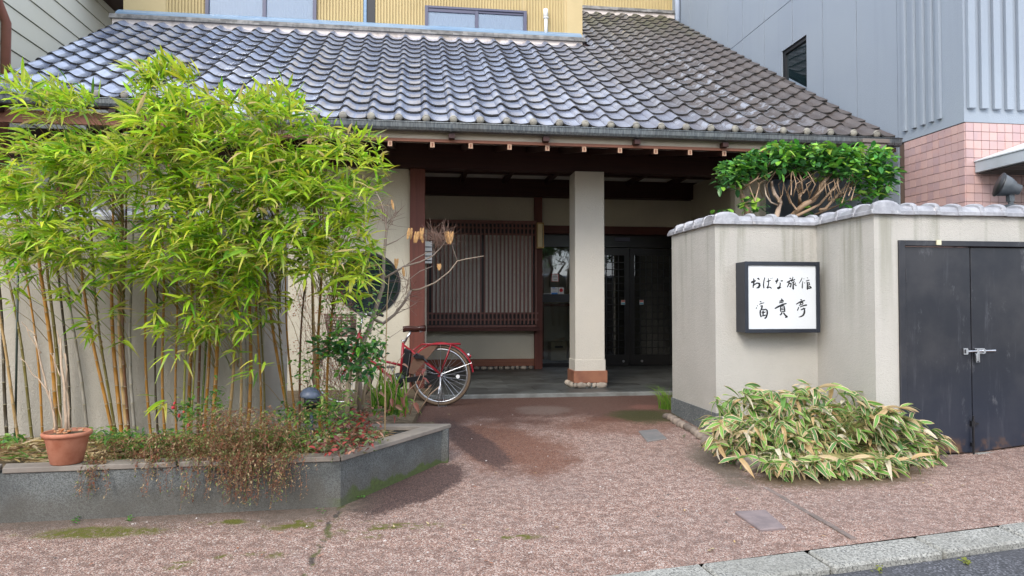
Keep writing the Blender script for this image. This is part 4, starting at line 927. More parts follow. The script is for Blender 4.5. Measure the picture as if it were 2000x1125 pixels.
for nm_, strokes in ST_.items():
    m = MB(); layer = 0
    for s_ in strokes:
        P_ = []
        for i in range(len(s_) - 1):
            for q in range(6):
                f_ = q / 6; P_.append([s_[i][j] * (1 - f_) + s_[i + 1][j] * f_ for j in range(3)])
        P_.append(list(s_[-1]))
        for it in range(2):
            P2 = [P_[0]] + [[(P_[i - 1][j] + 2 * P_[i][j] + P_[i + 1][j]) / 4 for j in range(3)] for i in range(1, len(P_) - 1)] + [P_[-1]]; P_ = P2
        k = len(m.v); yy = YS + .0132 - layer * .00006; layer += 1
        for i, (u, v, r_) in enumerate(P_):
            a = P_[max(0, i - 1)]; b = P_[min(len(P_) - 1, i + 1)]; d = np.array([b[0] - a[0], b[1] - a[1]]); d = d / (np.linalg.norm(d) + 1e-6); n_ = np.array([-d[1], d[0]]) + np.array([-.25, -.35]) ; n_ /= np.linalg.norm(n_)
            rr = r_ * 1.15 * (.6 if i in (0, len(P_) - 1) else 1)
            for sgn in (-1, 1):
                X, Z = sp(u + n_[0] * rr * sgn, v + n_[1] * rr * sgn); m.v.append((X, yy, Z))
        for i in range(len(P_) - 1): m.f.append((k + 2 * i, k + 2 * i + 1, k + 2 * i + 3, k + 2 * i + 2))
    obj('brush_character', m, ink, pn)
# ================================================================== FLOODLIGHT on the wall
fl = thing('floodlight', 'dark grey round floodlight standing on the tiled wall cap at far right', 'lamp', (4.95, 5.6, 1.97))
c = onY(1968, 365, 5.62); M['flood'] = simple('slate_grey_cast_metal', (.055, .065, .075, 1), (.10, .11, .12, 1), 6, .5, bump=0)
ax = Vector((-.75, .35, .30)).normalized(); q = Vector((0, 0, 1)).rotation_difference(ax).to_matrix()
obj('head', MB().lathe(c, [(.02, -.105), (.045, -.10), (.050, -.055), (.060, -.05), (.085, .0), (.098, .045), (.100, .06)], 24, rot=q), M['flood'], fl, True)
obj('rim', MB().lathe(Vector(c) + ax * .06, [(.106, 0), (.110, .008), (.106, .016)], 24, rot=q), M['black'], fl, True)
obj('bracket', MB().tube([(c[0] + .02, c[1], c[2] - .07), (c[0] + .03, c[1], c[2] - .16)], .022, 10).box((c[0] + .0, c[1] - .02, c[2] - .13), (c[0] + .05, c[1] + .02, c[2] - .05)), M['flood'], fl)
zb = 2.0
obj('base', MB().lathe((c[0] + .03, c[1], 0), [(.075, zb - .12), (.078, c[2] - .20), (.062, c[2] - .195), (.058, c[2] - .165), (.03, c[2] - .155)], 24), M['flood'], fl, True)
# ================================================================== STREET SIDE behind the camera (mirrored in the glass)
hs = thing('house_across_street', 'white plastered house across the street, seen only mirrored in the entrance glass', 'house', (0, -12, -.2))
obj('wall', box((-7, -14, -.3), (7, -11, 4.6)), M['plaster_back'], hs); obj('roof', MB().extr([(-7.5, -10.4, 4.6), (-7.5, -14.5, 4.6), (-7.5, -12.5, 5.8)], (15, 0, 0)), M['noshi'], hs)
for k in range(3): obj('window', box((-5 + k * 4, -10.99, 3.2), (-3.4 + k * 4, -10.95, 4.4)), M['dark_glass'], hs)
sw = thing('street_wall', 'cream boundary wall with tile cap across the street, seen only mirrored in glass', 'wall', (0, -9, -.2))
obj('plaster', box((-9, -9.2, -.3), (9, -9, 1.9)), M['plaster_back'], sw); obj('tile_cap', box((-9, -9.3, 1.9), (9, -8.9, 2.05)), M['cap'], sw)
# ================================================================== BICYCLE
bk = thing('bicycle', 'red city bicycle with brown saddle parked beside the porch post', 'bicycle', (-.2, 8.1, 0))
M['red'] = simple('crimson_paint', (.30, .012, .022, 1), None, rough=.3, bump=0); M['tyre'] = simple('tan_wall_tyre', (.13, .085, .05, 1), None, rough=.7, bump=0); M['tread'] = simple('tread_rubber', (.018, .018, .018, 1), None, rough=.8, bump=0)
M['leather'] = simple('brown_leather', (.05, .018, .014, 1), None, rough=.25, bump=0); M['guard'] = simple('brown_skirt_guard', (.15, .085, .06, 1), None, rough=.25, bump=0)
tw = .12   # heading: to the left, slightly away
hx = float(onY(861, 733, 8.12)[0]); hub = Vector((hx, 8.12, .345)); dirn = Vector((-math.cos(tw), math.sin(tw), 0)); side = Vector((dirn.y, -dirn.x, 0))
def B(f, z, s=0): p = hub + dirn * f + side * s; return (p.x, p.y, z)
def wheel(f0, nm):
    ctr = Vector(B(f0, .345)); n = 40
    def circ(r, s=0, a0=0, a1=2 * math.pi, k=n, closed=True): return [tuple(ctr + dirn * (r * math.cos(a0 + (a1 - a0) * i / (k if closed else k - 1))) + Vector((0, 0, r * math.sin(a0 + (a1 - a0) * i / (k if closed else k - 1)))) + side * s) for i in range(k)]
    wh = obj('wheel', MB().tube(circ(.326), .019, 8, closed=True), M['tyre'], bk, True)
    obj('tread', MB().tube(circ(.339), .0105, 6, closed=True), M['tread'], wh, True)
    obj('rim', MB().tube(circ(.300), .012, 6, closed=True), M['chrome'], wh, True)
    sp_ = MB()
    for i in range(32):
        a = 2 * math.pi * i / 32; b = a + (.35 if i % 2 else -.35); s_ = .025 if i % 4 < 2 else -.025
        sp_.tube([tuple(ctr + dirn * (.025 * math.cos(b)) + Vector((0, 0, .025 * math.sin(b))) + side * s_), tuple(ctr + dirn * (.295 * math.cos(a)) + Vector((0, 0, .295 * math.sin(a))))], .0018, 4, cap=False)
    obj('spokes', sp_, M['chrome'], wh); obj('hub', MB().tube([tuple(ctr + side * .045), tuple(ctr - side * .045)], .028, 14), M['chrome'], wh, True)
    return ctr, circ
ctr, circ = wheel(0, 'rear'); ctr2, circ2 = wheel(1.12, 'front')
def arc(c_, r, a0, a1, k=20, s=0): return [tuple(c_ + dirn * (r * math.cos(a0 + (a1 - a0) * i / (k - 1))) + Vector((0, 0, r * math.sin(a0 + (a1 - a0) * i / (k - 1)))) + side * s) for i in range(k)]
def fender(c_, r, a0, a1):
    m = MB(); k = 24
    for i in range(k):
        a = a0 + (a1 - a0) * i / (k - 1); d_ = dirn * math.cos(a) + Vector((0, 0, math.sin(a)))
        for (s_, rr) in ((-.03, r - .014), (-.018, r), (0, r + .005), (.018, r), (.03, r - .014)): m.v.append(tuple(c_ + d_ * rr + side * s_))
    for i in range(k - 1):
        for j in range(4): m.f.append((i * 5 + j, i * 5 + j + 1, (i + 1) * 5 + j + 1, (i + 1) * 5 + j))
    return m
obj('rear_fender', fender(ctr, .375, math.radians(-12 + 180 + 6), math.radians(35)), M['red'], bk, True)
obj('front_fender', fender(ctr2, .375, math.radians(160), math.radians(20)), M['red'], bk, True)
st_top = B(.41, .70); bb = B(.46, .29); head = B(.93, .80); head_lo = B(.97, .66)
fr_ = MB(); fr_.tube([B(.43, .72), bb], .017, 10); fr_.tube([B(.435, .70), B(.2, .52, .03), B(0, .36, .05)], .010, 8); fr_.tube([B(.435, .70), B(.2, .52, -.03), B(0, .36, -.05)], .010, 8)
fr_.tube([bb, B(.0, .345, .05)], .012, 8); fr_.tube([bb, B(.0, .345, -.05)], .012, 8); fr_.tube([bb, B(.62, .36), B(.8, .52), head_lo], .020, 10); fr_.tube([B(.44, .46), B(.7, .52), head], .015, 10); fr_.tube([B(.925, .83), B(.985, .62)], .020, 10)
obj('frame', fr_, M['red'], bk, True)
fk = MB()
for s_ in (-.045, .045): fk.tube([B(.985, .62, s_ * .6), B(1.02, .52, s_), B(1.12, .345, s_)], .011, 8)
obj('fork', fk, M['red'], bk, True)
obj('seat_post', MB().tube([B(.43, .70), B(.335, .86)], .0135, 10).tube([B(.43, .735), B(.427, .75)], .024, 10), M['chrome'], bk, True)
sd_ = MB(); k = 0
secs = [(q_[0] - .075, q_[1], q_[2]) for q_ in [(.51, .008, .885), (.50, .018, .885), (.45, .028, .892), (.40, .045, .89), (.35, .085, .887), (.30, .098, .895), (.265, .085, .90), (.25, .04, .895)]]
for (f_, w_, z_) in secs:
    for j in range(10):
        a = 2 * math.pi * j / 10; sd_.v.append(B(f_, z_ + (.022 if math.sin(a) > 0 else .050) * math.sin(a), w_ * math.cos(a)))
for i in range(len(secs) - 1):
    for j in range(10): sd_.f.append((i * 10 + j, i * 10 + (j + 1) % 10, (i + 1) * 10 + (j + 1) % 10, (i + 1) * 10 + j))
sd_.f.append(tuple(range(10))); sd_.f.append(tuple(range(79, 69, -1)))
so_ = obj('saddle', sd_, M['leather'], bk, True)
spg = MB()
for s_ in (-.05, .05):
    spg.tube([tuple(Vector(B(.225, .835, s_)) + dirn * (.014 * math.cos(t)) + side * (.014 * math.sin(t)) + Vector((0, 0, .0028 * t * 1.0))) for t in np.linspace(0, 15, 40)], .003, 5)
obj('saddle_spring', spg, M['chrome'], so_, True)
rk = MB()
rk.tube([B(.22, .70, .05), B(-.05, .705, .055), B(-.21, .705, .045), B(-.225, .70, 0), B(-.21, .705, -.045), B(-.05, .705, -.055), B(.22, .70, -.05)], .007, 8)
rk.tube([B(.22, .70, -.05), B(.22, .70, .05)], .007, 8); rk.tube([B(.22, .70, .05), B(.42, .56, .02)], .007, 8)
for s_ in (0, .025, -.025): rk.tube([B(.2, .70, s_), B(-.2, .70, s_)], .0045, 6)
for s_ in (-.055, .055): rk.tube([B(-.12, .70, s_), B(-.0, .37, s_)], .007, 8)
obj('rear_rack', rk, M['red'], bk, True)
st_ = MB()
for s_ in (-.05, .05): st_.tube([B(0, .36, s_), B(-.353, .49, s_ * .5)], .0022, 6)
st_.tube([B(0, .36, -.06), B(-.0, .70, -.055)], .003, 6); obj('fender_stay', st_, M['chrome'], bk)
sg_ = MB(); pts = [ctr + Vector((0, 0, .03)) + dirn * .06] + [Vector(p) for p in arc(ctr, .362, math.radians(82), math.radians(12), 12, 0)]; pts = [Vector(B(.30, .36))] + [Vector(p) for p in arc(ctr, .362, math.radians(5), math.radians(88), 14)] 
obj('skirt_guard', MB().extr([tuple(p + side * -.042) for p in pts], tuple(side * .004)), M['guard'], bk)
obj('battery', MB().extr([B(.415, .66, -.035), B(.33, .63, -.035), B(.365, .33, -.035), B(.445, .34, -.035)], tuple(side * .07)), M['black'], bk, bev=.01)
obj('battery_rail', MB().tube([B(.345, .60, -.042), B(.385, .36, -.042)], .004, 6), M['chrome'], bk)
obj('motor', MB().lathe(B(.48, .29), [(.07, -.05), (.085, -.04), (.085, .04), (.07, .05)], 20, 'Y'), M['black'], bk, True)
obj('crank', MB().tube([B(.48, .29, -.07), B(.56, .45, -.075)], .009, 8).box(tuple(np.array(B(.56, .45, -.075)) - [.045, .05, .012]), tuple(np.array(B(.56, .45, -.075)) + [.045, .03, .012])), M['chrome'], bk)
obj('chain_case', MB().extr([B(.44, .32, -.06), B(.44, .26, -.06), B(.03, .325, -.06), B(.03, .37, -.06)], tuple(side * .012)), M['black'], bk)
lk = MB(); lk.tube([B(.31, .56, -.05), B(.27, .60, -.05), B(.20, .55, -.05), B(.15, .50, -.05)], .012, 8); lk.box(tuple(np.array(B(.24, .56, -.055)) - [.05, .02, .018]), tuple(np.array(B(.24, .56, -.055)) + [.05, .02, .018])); obj('wheel_lock', lk, M['black'], bk)
ks = MB(); ks.tube([B(-.0, .34, -.07), B(.0, .16, -.075), B(.02, .02, -.09), B(.025, .008, -.09), B(-.075, .008, -.085)], .006, 8); ks.tube([B(-.0, .34, .07), B(.0, .16, .075), B(-.03, .03, .09), B(-.11, .03, .085)], .006, 8); ks.tube([B(.005, .24, -.075), B(.03, .12, -.07), B(.0, .2, -.07)], .005, 6)
obj('kickstand', ks, M['chrome'], bk, True)
obj('reflector', MB().lathe(B(-.195, .335, -.02), [(.022, -.004), (.022, .004)], 14, 'Y'), M['white'], bk)
obj('tail_light', MB().blob(B(-.315, .575), (.022, .022, .028), 3, amp=0), M['chrome'], bk, True); obj('tail_lens', MB().blob(B(-.335, .565), (.012, .02, .02), 3, amp=0), M['red'], bk, True)
hbz = MB(); hbz.tube([B(.925, .83), B(.90, 1.0)], .012, 8); hbz.tube([B(.70, 1.02, .27), B(.82, 1.05, .26), B(.92, 1.06, .12), B(.90, 1.0, 0), B(.92, 1.06, -.12), B(.82, 1.05, -.26), B(.70, 1.02, -.27)], .011, 8); hbz.tube([B(.86, 1.04, -.22), B(.76, 1.0, -.21)], .005, 6)
obj('handlebar', hbz, M['chrome'], bk, True)
for s_ in (.272, -.272): obj('grip', MB().tube([B(.70, 1.02, s_), B(.79, 1.045, s_ * .98)], .016, 8), M['black'], bk, True)
bs = MB()
for k in range(8):
    z_ = .80 + k * .034; a_ = .13 + k * .004; bs.tube([B(1.0, z_, a_), B(1.25 + k * .006, z_, a_), B(1.25 + k * .006, z_, -a_), B(1.0, z_, -a_)], .008, 5, closed=True)
for q in range(20):
    u = q / 20 * 4; e_ = int(u); f_ = u - e_; cr4 = [(1.0, .13), (1.25, .13), (1.25, -.13), (1.0, -.13)]; a = cr4[e_]; b = cr4[(e_ + 1) % 4]; f0 = a[0] + (b[0] - a[0]) * f_; s0 = a[1] + (b[1] - a[1]) * f_
    bs.tube([B(f0, .79, s0), B(f0 + (.04 if f0 > 1.1 else 0), 1.05, s0 * 1.22)], .006, 5)
bs.extr([B(1.0, .79, .13), B(1.25, .79, .13), B(1.25, .79, -.13), B(1.0, .79, -.13)], (0, 0, .008))
obj('basket', bs, simple('brown_wicker', (.16, .095, .07, 1), (.11, .065, .05, 1), 40, .6, bump=0), bk)
# ================================================================== TERRACOTTA POT
px, py = -2.09, 4.60; ZC = ZT + .034
pot = thing('flowerpot', 'terracotta pot of bare pale stems standing on the planter coping at left', 'flowerpot', (px, py, ZC))
M['terra'] = simple('terracotta', (.35, .115, .06, 1), (.46, .19, .115, 1), 9, .75, 50, .15)
obj('pot', MB().lathe((px, py, ZC), [(.080, .0), (.086, .004), (.118, .160), (.120, .163), (.131, .165), (.135, .175), (.135, .185), (.127, .191), (.118, .186), (.114, .165)], 40), M['terra'], pot, True)
obj('potting_soil', MB().lathe((px, py, ZC), [(.116, .160), (.114, .170), (.06, .178), (.0, .180)], 24), M['soil'], pot)
M['palestem'] = simple('pale_dead_stem', (.50, .37, .26, 1), (.36, .26, .18, 1), 14, .8, 80, .3)
def wob(p0, p1, n, a, rr): 
    p0, p1 = Vector(p0), Vector(p1); return [tuple(p0.lerp(p1, i / n) + Vector([rr.uniform(-a, a) * (0 < i) for _ in range(3)])) for i in range(n + 1)]
def P4(x_, y_, Y): return tuple(onY(x_, y_, Y))
stm = MB(); rr = random.Random(5)
for (a, b, r_) in (((112, 842), (68, 655), .008), ((130, 842), (118, 660), .010), ((136, 840), (126, 690), .007), ((108, 842), (98, 760), .006), ((98, 770), (40, 700), .004), ((120, 842), (104, 690), .004), ((118, 735), (98, 690), .004), ((122, 700), (112, 645), .005), ((80, 690), (50, 640), .004), ((68, 655), (42, 630), .004), ((132, 760), (128, 690), .004)):
    Yb = 4.62 + rr.uniform(-.04, .04); stm.tube(wob(P4(*a, Yb), P4(*b, Yb + rr.uniform(-.03, .06)), 7, .005, rr), [r_ * (1 - .5 * i / 7) for i in range(8)], 6)
obj('dead_stems', stm, M['palestem'], pot, True)
lt_ = MB()
for k in range(26): a = rr.uniform(0, 6.28); q = rr.uniform(0, .10); lt_.blob((px + q * math.cos(a), py + q * math.sin(a), ZC + .19 + rr.uniform(0, .012)), (rr.uniform(.008, .02), rr.uniform(.006, .014), .006), k, 6, 4, .2, rr.uniform(0, 3))
obj('fallen_leaves', lt_, simple('rusty_dead_leaf', (.42, .14, .04, 1), (.45, .33, .22, 1), 30, .8, bump=0), pot, stuff=True)
# ================================================================== GARDEN SPOTLIGHT
c = onY(606, 768, 5.15)
gs = thing('garden_spotlight', 'slate blue dome garden spotlight among the plants at the right end of the bamboo', 'lamp', (float(c[0]), 5.15, .14))
M['slate'] = simple('slate_blue_enamel', (.075, .095, .15, 1), (.11, .13, .18, 1), 12, .4, bump=0)
obj('dome', MB().lathe((c[0], c[1], c[2] - .02), [(.068, -.012), (.071, 0), (.070, .015), (.055, .042), (.03, .058), (.004, .063)], 28, rot=Matrix.Rotation(.12, 3, 'Y')), M['slate'], gs, True)
obj('lamp_body', MB().lathe((c[0] + .01, c[1], c[2] - .09), [(.035, -.03), (.052, .02), (.055, .07)], 20), M['black'], gs, True); obj('stake', MB().tube([(c[0] + .01, c[1], c[2] - .09), (c[0] + .01, c[1], .10)], .012, 8), M['slate'], gs)
# ================================================================== FOLIAGE BUILDERS
def leafmat(name, transl=.35, rough=.45, useattr=True):
    t = NT(name); at = t.n('ShaderNodeAttribute', attribute_name='Col'); c_ = at.outputs['Color']
    t.fin(c_, rough, .4); tl = t.n('ShaderNodeBsdfTranslucent'); g_ = t.n('ShaderNodeHueSaturation'); g_.inputs['Value'].default_value = 1.5; t.l(c_, g_.inputs['Color']); t.l(g_.outputs[0], tl.inputs[0])
    m_ = t.n('ShaderNodeMixShader'); m_.inputs[0].default_value = transl; t.l(t.b.outputs[0], m_.inputs[1]); t.l(tl.outputs[0], m_.inputs[2]); t.l(m_.outputs[0], t.out.inputs[0]); return t.m
M['leaf'] = leafmat('bamboo_leaf'); M['leaf_gloss'] = leafmat('glossy_leaf', .22, .30); M['twig'] = leafmat('coloured_stem', 0, .6)
def add_leaf(mb, p, d, L, W, droop, roll, c0, c1, fold=.15, shape='lance'):
    d = d / (np.linalg.norm(d) + 1e-9); up_ = np.array([0, 0, 1.]); s_ = np.cross(d, up_); n_ = np.linalg.norm(s_)
    s_ = s_ / n_ if n_ > .05 else np.array([1., 0, 0]); nn = np.cross(s_, d); s_ = s_ * math.cos(roll) + nn * math.sin(roll); nn = np.cross(s_, d)
    k = len(mb.v)
    if shape == 'lance': st = ((0, .08), (.18, .85), (.45, 1.), (.75, .62), (1., 0))
    elif shape == 'ovate': st = ((0, .06), (.22, .85), (.5, 1.), (.8, .6), (1., 0))
    pts = []
    for t_, w_ in st:
        q = p + d * (L * t_) + np.array([0, 0, -droop * L * t_ * t_]) 
        pts.append((q, w_))
    for q, w_ in pts[:-1]:
        t_ = 0
        mb.v.append(tuple(q - s_ * W * w_ * .5 + nn * fold * W * w_)); mb.v.append(tuple(q)); mb.v.append(tuple(q + s_ * W * w_ * .5 + nn * fold * W * w_))
    mb.v.append(tuple(pts[-1][0]))
    for i in range(3):
        a = k + 3 * i; mb.f += [(a, a + 1, a + 4, a + 3), (a + 1, a + 2, a + 5, a + 4)]
    a = k + 9; mb.f += [(a, a + 1, a + 3), (a + 1, a + 2, a + 3)]
    for i, (q, w_) in enumerate(pts[:-1]):
        f_ = (i / 4) ** 3; cc = [c0[j] * (1 - f_) + c1[j] * f_ for j in range(3)] + [1]; mb.c += [cc] * 3
    mb.c.append(list(c1[:3]) + [1])
def twig(mb, p, q, r0, r1, c_, n=4):
    k = len(mb.v); mb.tube([tuple(p), tuple(q)], [r0, r1], n, cap=False); mb.c += [list(c_[:3]) + [1]] * (len(mb.v) - k)
def stubes(mb, pts, rad, c_, n=6):
    k = len(mb.v); mb.tube(pts, rad, n); mb.c += [list(c_[:3]) + [1]] * (len(mb.v) - k)
# ================================================================== BAMBOO
M['cane'] = None
t = NT('bamboo_cane'); at = t.n('ShaderNodeAttribute', attribute_name='Col'); n1 = t.noise(1, 4, .65, t.vscale((60, 60, 9)))
c_ = t.mix(t.ramp(n1, .56, .72, 0, .7), at.outputs['Color'], (.42, .38, .30, 1)); c_ = t.mix(t.ramp(t.noise(1, 3, .6, t.vscale((25, 25, 5))), .5, .8, 0, .5), c_, (.06, .045, .02, 1)); M['cane'] = t.fin(c_, .42, .4)
AM = (.42, .20, .035); OL = (.17, .14, .035); DK = (.06, .045, .025); GY = (.30, .27, .22); BR = (.16, .07, .03); YG = (.30, .29, .06); GN = (.14, .20, .04); AW = (.46, .30, .13)
CN = [  # base px, upper px, diameter px, colour, label
 ((22, 860), (0, 640), 7, DK, 'dark mottled bamboo cane leaning left at the left edge'), ((45, 868), (0, 650), 6, AW, 'pale amber cane leaning left, whitened at its foot'),
 ((70, 850), (18, 565), 6, OL, 'olive cane leaning left of the flowerpot'), ((88, 842), (54, 565), 5, AM, 'thin amber cane rising behind the flowerpot rim'),
 ((112, 835), (85, 565), 9, AM, 'thick amber cane, left of the crossing pair behind the pot'), ((118, 838), (98, 565), 8, OL, 'olive amber cane, right of the crossing pair behind the pot'),
 ((136, 800), (120, 565), 6, DK, 'dark olive cane behind the pale pot stems'), ((168, 858), (137, 565), 7, GY, 'greyish white cane right of the flowerpot'),
 ((219, 860), (168, 560), 7, AM, 'amber cane leaning from the dense cluster toward the pot'), ((224, 845), (190, 570), 6, OL, 'olive cane second in the dense cluster right of the pot'),
 ((234, 852), (222, 560), 9, AM, 'thick golden cane in the middle of the dense cluster'), ((246, 858), (237, 560), 10, AW, 'thickest pale gold cane of the dense cluster'),
 ((250, 832), (244, 560), 6, BR, 'brown cane tucked behind the dense cluster'), ((263, 868), (257, 560), 7, GY, 'smooth grey cane standing alone right of the dense cluster'),
 ((297, 845), (283, 560), 6, AM, 'amber cane, first in the gap right of the grey cane'), ((312, 838), (305, 590), 5, DK, 'thin dark cane beside the red flower'),
 ((327, 840), (317, 600), 6, AM, 'amber cane just left of the strappy red flower'), ((351, 830), (342, 600), 5, AM, 'thin amber cane right of the red flower'),
 ((366, 825), (361, 640), 5, YG, 'thin yellow green cane left of the thick amber one'), ((375, 832), (370, 610), 8, AM, 'thick amber cane beside a yellow green one'),
 ((380, 828), (379, 630), 4, YG, 'slender yellow green cane touching a thick amber one'), ((393, 815), (384, 600), 6, BR, 'brown leaning cane behind the green one'),
 ((398, 808), (398, 600), 5, GN, 'green cane in the centre of the hedge'), ((405, 815), (405, 600), 7, AM, 'amber cane right of the green one'),
 ((419, 822), (419, 560), 9, AM, 'thickest upright amber cane at the hedge centre'), ((446, 828), (457, 560), 7, AW, 'white patched amber cane leaning right'),
 ((468, 822), (464, 560), 6, AW, 'amber cane with a whitened lower half'), ((478, 805), (475, 590), 5, GY, 'pale grey cane beside the wall end'),
 ((481, 835), (488, 600), 8, AM, 'amber cane in front of the wall end'), ((506, 785), (503, 600), 5, AM, 'thin amber cane at the edge of the lit wall end'),
 ((512, 788), (511, 600), 4, OL, 'thin olive cane just right of the wall end'), ((566, 775), (530, 580), 7, AM, 'amber cane leaning left over the lit wall end'),
 ((560, 778), (548, 590), 4, OL, 'thin olive cane between two leaning amber canes'), ((576, 795), (562, 575), 5, AM, 'slim amber cane left of the dome spotlight'),
 ((580, 772), (597, 585), 5, BR, 'brown cane leaning right behind the dome spotlight'), ((632, 825), (609, 560), 8, AW, 'white streaked amber cane right of the dome spotlight'),
 ((626, 800), (626, 560), 7, AM, 'upright amber cane beside the green shrub'), ((640, 780), (652, 540), 6, AM, 'amber cane leaning right behind the green shrub')]
LOBES = [  # px centre, radii, canopy density
 (40, 330, 80, 70, 1), (115, 205, 55, 38, .8), (60, 180, 40, 25, .5), (130, 300, 60, 35, .8), (70, 440, 110, 70, 1), (200, 300, 90, 45, 1), (20, 520, 60, 40, .5), (245, 350, 110, 45, 1), (160, 470, 90, 60, .9), (300, 150, 55, 25, .6),
 (320, 185, 50, 30, .8), (300, 250, 70, 45, 1), (380, 215, 80, 35, .9), (420, 280, 120, 60, 1.2), (480, 230, 70, 35, 1), (470, 350, 130, 60, 1.2), (380, 430, 110, 60, 1), (545, 205, 55, 28, .8), (580, 270, 80, 45, 1), (630, 340, 85, 50, 1.1), (560, 350, 80, 50, 1),
 (700, 290, 45, 35, .8), (690, 400, 55, 40, .8), (600, 420, 90, 50, 1), (470, 470, 110, 60, 1), (320, 500, 80, 50, .8), (240, 520, 70, 45, .5), (410, 545, 100, 50, .9), (540, 500, 100, 45, .9), (380, 620, 90, 45, .65), (470, 610, 70, 40, .6), (600, 500, 70, 35, .5), (120, 560, 80, 25, .25), (220, 640, 60, 40, .22), (330, 690, 50, 30, .15), (30, 580, 40, 30, .2), (560, 590, 60, 30, .2), (480, 700, 50, 40, .15), (350, 790, 50, 25, .12), (640, 470, 60, 40, .7), (690, 480, 45, 35, .9), (715, 505, 35, 30, .7), (665, 545, 40, 40, .7), (700, 560, 25, 30, .4)]
rr = random.Random(21)
canes = []
for (b, u, dpx, c_, lab) in CN:
    Yb = 4.78 + (870 - b[1]) / 100 * .78 + rr.uniform(-.03, .03); Yb = max(4.74, min(5.45, Yb))
    if b[0] > 560: Yb = 5.0 + rr.uniform(-.1, .25)
    p = onZ(b[0], b[1], .13); Yb = min(5.6, max(4.75, float(p[1]))); p0 = onY(b[0], b[1], Yb); p0[2] = .10
    Yu = Yb + rr.uniform(-.08, .08); p1 = onY(u[0], u[1], Yu)
    d = (p1 - p0) / (p1[2] - p0[2]); ztop = rr.uniform(1.75, 2.45) if b[0] < 620 else rr.uniform(1.6, 2.1)
    canes.append([p0, d, ztop, dpx / F * (Yb * .96) / 2, c_, lab])
roots = []; fol = []
for (p0, d, ztop, r0, c_, lab) in canes:
    r0 *= .95; t_ = thing('bamboo', lab, 'bamboo', (float(p0[0]), float(p0[1]), .12), 'bamboo canes in the long planter'); roots.append(t_)
    m = MB(); pts = []; rad = []; zs = .10; n_ = 0; cols = []
    def cp(z): f_ = max(0, z - 1.2); return (p0[0] + d[0] * (z - .1) + .02 * math.sin(z * 3 + p0[0] * 5), p0[1] + d[1] * (z - .1), z)
    while zs < ztop:
        seg = rr.uniform(.12, .17) if zs > .25 else .08; r_ = r0 * (1 - .55 * (zs / ztop) ** 1.5)
        for (dz, k) in ((0, 1.0), (.004, 1.22), (.010, 1.0), (seg * .5, .95)): pts.append(cp(zs + dz)); rad.append(r_ * k); cols.append((.32, .28, .18) if k > 1.1 else tuple(x_ * (.75 if dz == .010 else 1) * (1 if zs > .4 else .85) for x_ in c_))
        zs += seg
    m.tube(pts, rad, 8)
    for cc in cols: m.c += [list(cc) + [1]] * 8
    obj('culm', m, M['cane'], t_, True); fol.append(MB())
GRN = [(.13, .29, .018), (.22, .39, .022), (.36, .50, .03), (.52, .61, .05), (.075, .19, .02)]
def cane_x(i, z): p0, d = canes[i][0], canes[i][1]; return p0[0] + d[0] * (z - .1), p0[1] + d[1] * (z - .1)
def spray(px_, py_, Y, up_bias=.0, n=None, scale=1.):
    p = onY(px_, py_, Y); z = float(p[2]); best = None
    for i in range(len(canes)):
        if canes[i][2] + .35 < z: continue
        x_, y_ = cane_x(i, z); dd = (x_ - p[0]) ** 2 + .3 * (y_ - p[1]) ** 2 + rr.uniform(0, .02)
        if best is None or dd < best[0]: best = (dd, i, x_, y_)
    _, i, x_, y_ = best; mb = fol[i]
    out = np.array([p[0] - x_, p[1] - y_, 0]); ln_ = np.linalg.norm(out); out = out / (ln_ + 1e-6)
    zb_ = min(z - .10 - .35 * ln_, canes[i][2] - .02); zb_ = max(zb_, .3); xb_, yb_ = cane_x(i, zb_)
    if ln_ < .75: 
        mid = np.array([(xb_ + p[0]) / 2, (yb_ + p[1]) / 2, (zb_ + z) / 2 + .03]); cst = (.33, .22, .07) if rr.random() < .6 else (.20, .24, .05)
        twig(mb, (xb_, yb_, zb_), mid, .0028, .002, cst, 3); twig(mb, mid, p, .002, .0012, cst, 3)
    base_az = math.atan2(out[1] - .35, out[0] - .25) if rr.random() < .75 else rr.uniform(-math.pi, math.pi); n = n or rr.randint(7, 11)
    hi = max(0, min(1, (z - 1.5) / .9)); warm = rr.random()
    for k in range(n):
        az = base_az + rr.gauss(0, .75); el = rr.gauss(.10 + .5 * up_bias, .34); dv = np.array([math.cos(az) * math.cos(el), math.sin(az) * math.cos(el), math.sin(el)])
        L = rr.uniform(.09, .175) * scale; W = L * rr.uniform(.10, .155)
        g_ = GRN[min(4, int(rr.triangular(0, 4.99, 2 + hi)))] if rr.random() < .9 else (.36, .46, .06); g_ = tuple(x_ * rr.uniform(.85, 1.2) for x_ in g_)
        r_ = rr.random(); tip_ = g_ if r_ < .55 else ((.50, .42, .18) if r_ < .85 else (.55, .36, .16))
        if rr.random() < .035: g_ = (.52, .40, .17); tip_ = (.55, .40, .22)
        q = p + np.array([rr.gauss(0, .022), rr.gauss(0, .022), rr.gauss(0, .018)])
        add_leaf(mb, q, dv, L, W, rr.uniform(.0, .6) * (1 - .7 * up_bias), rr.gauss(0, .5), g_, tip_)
for (cx_, cy_, rx, ry, dn) in LOBES:
    nsp = int(dn * rx * ry * math.pi / 270)
    for _ in range(nsp):
        a = rr.uniform(0, 6.283); q = math.sqrt(rr.random()); dx, dy = rx * q * math.cos(a), ry * q * math.sin(a)
        Y = 4.98 + rr.gauss(0, .20) - .18 * (1 - q * q) + (.12 if cy_ > 560 else 0); Y = max(4.5, min(5.62, Y))
        spray(cx_ + dx, cy_ + dy, Y, up_bias=max(0, -dy / ry) * .9 * (1 if cy_ < 300 else .3))
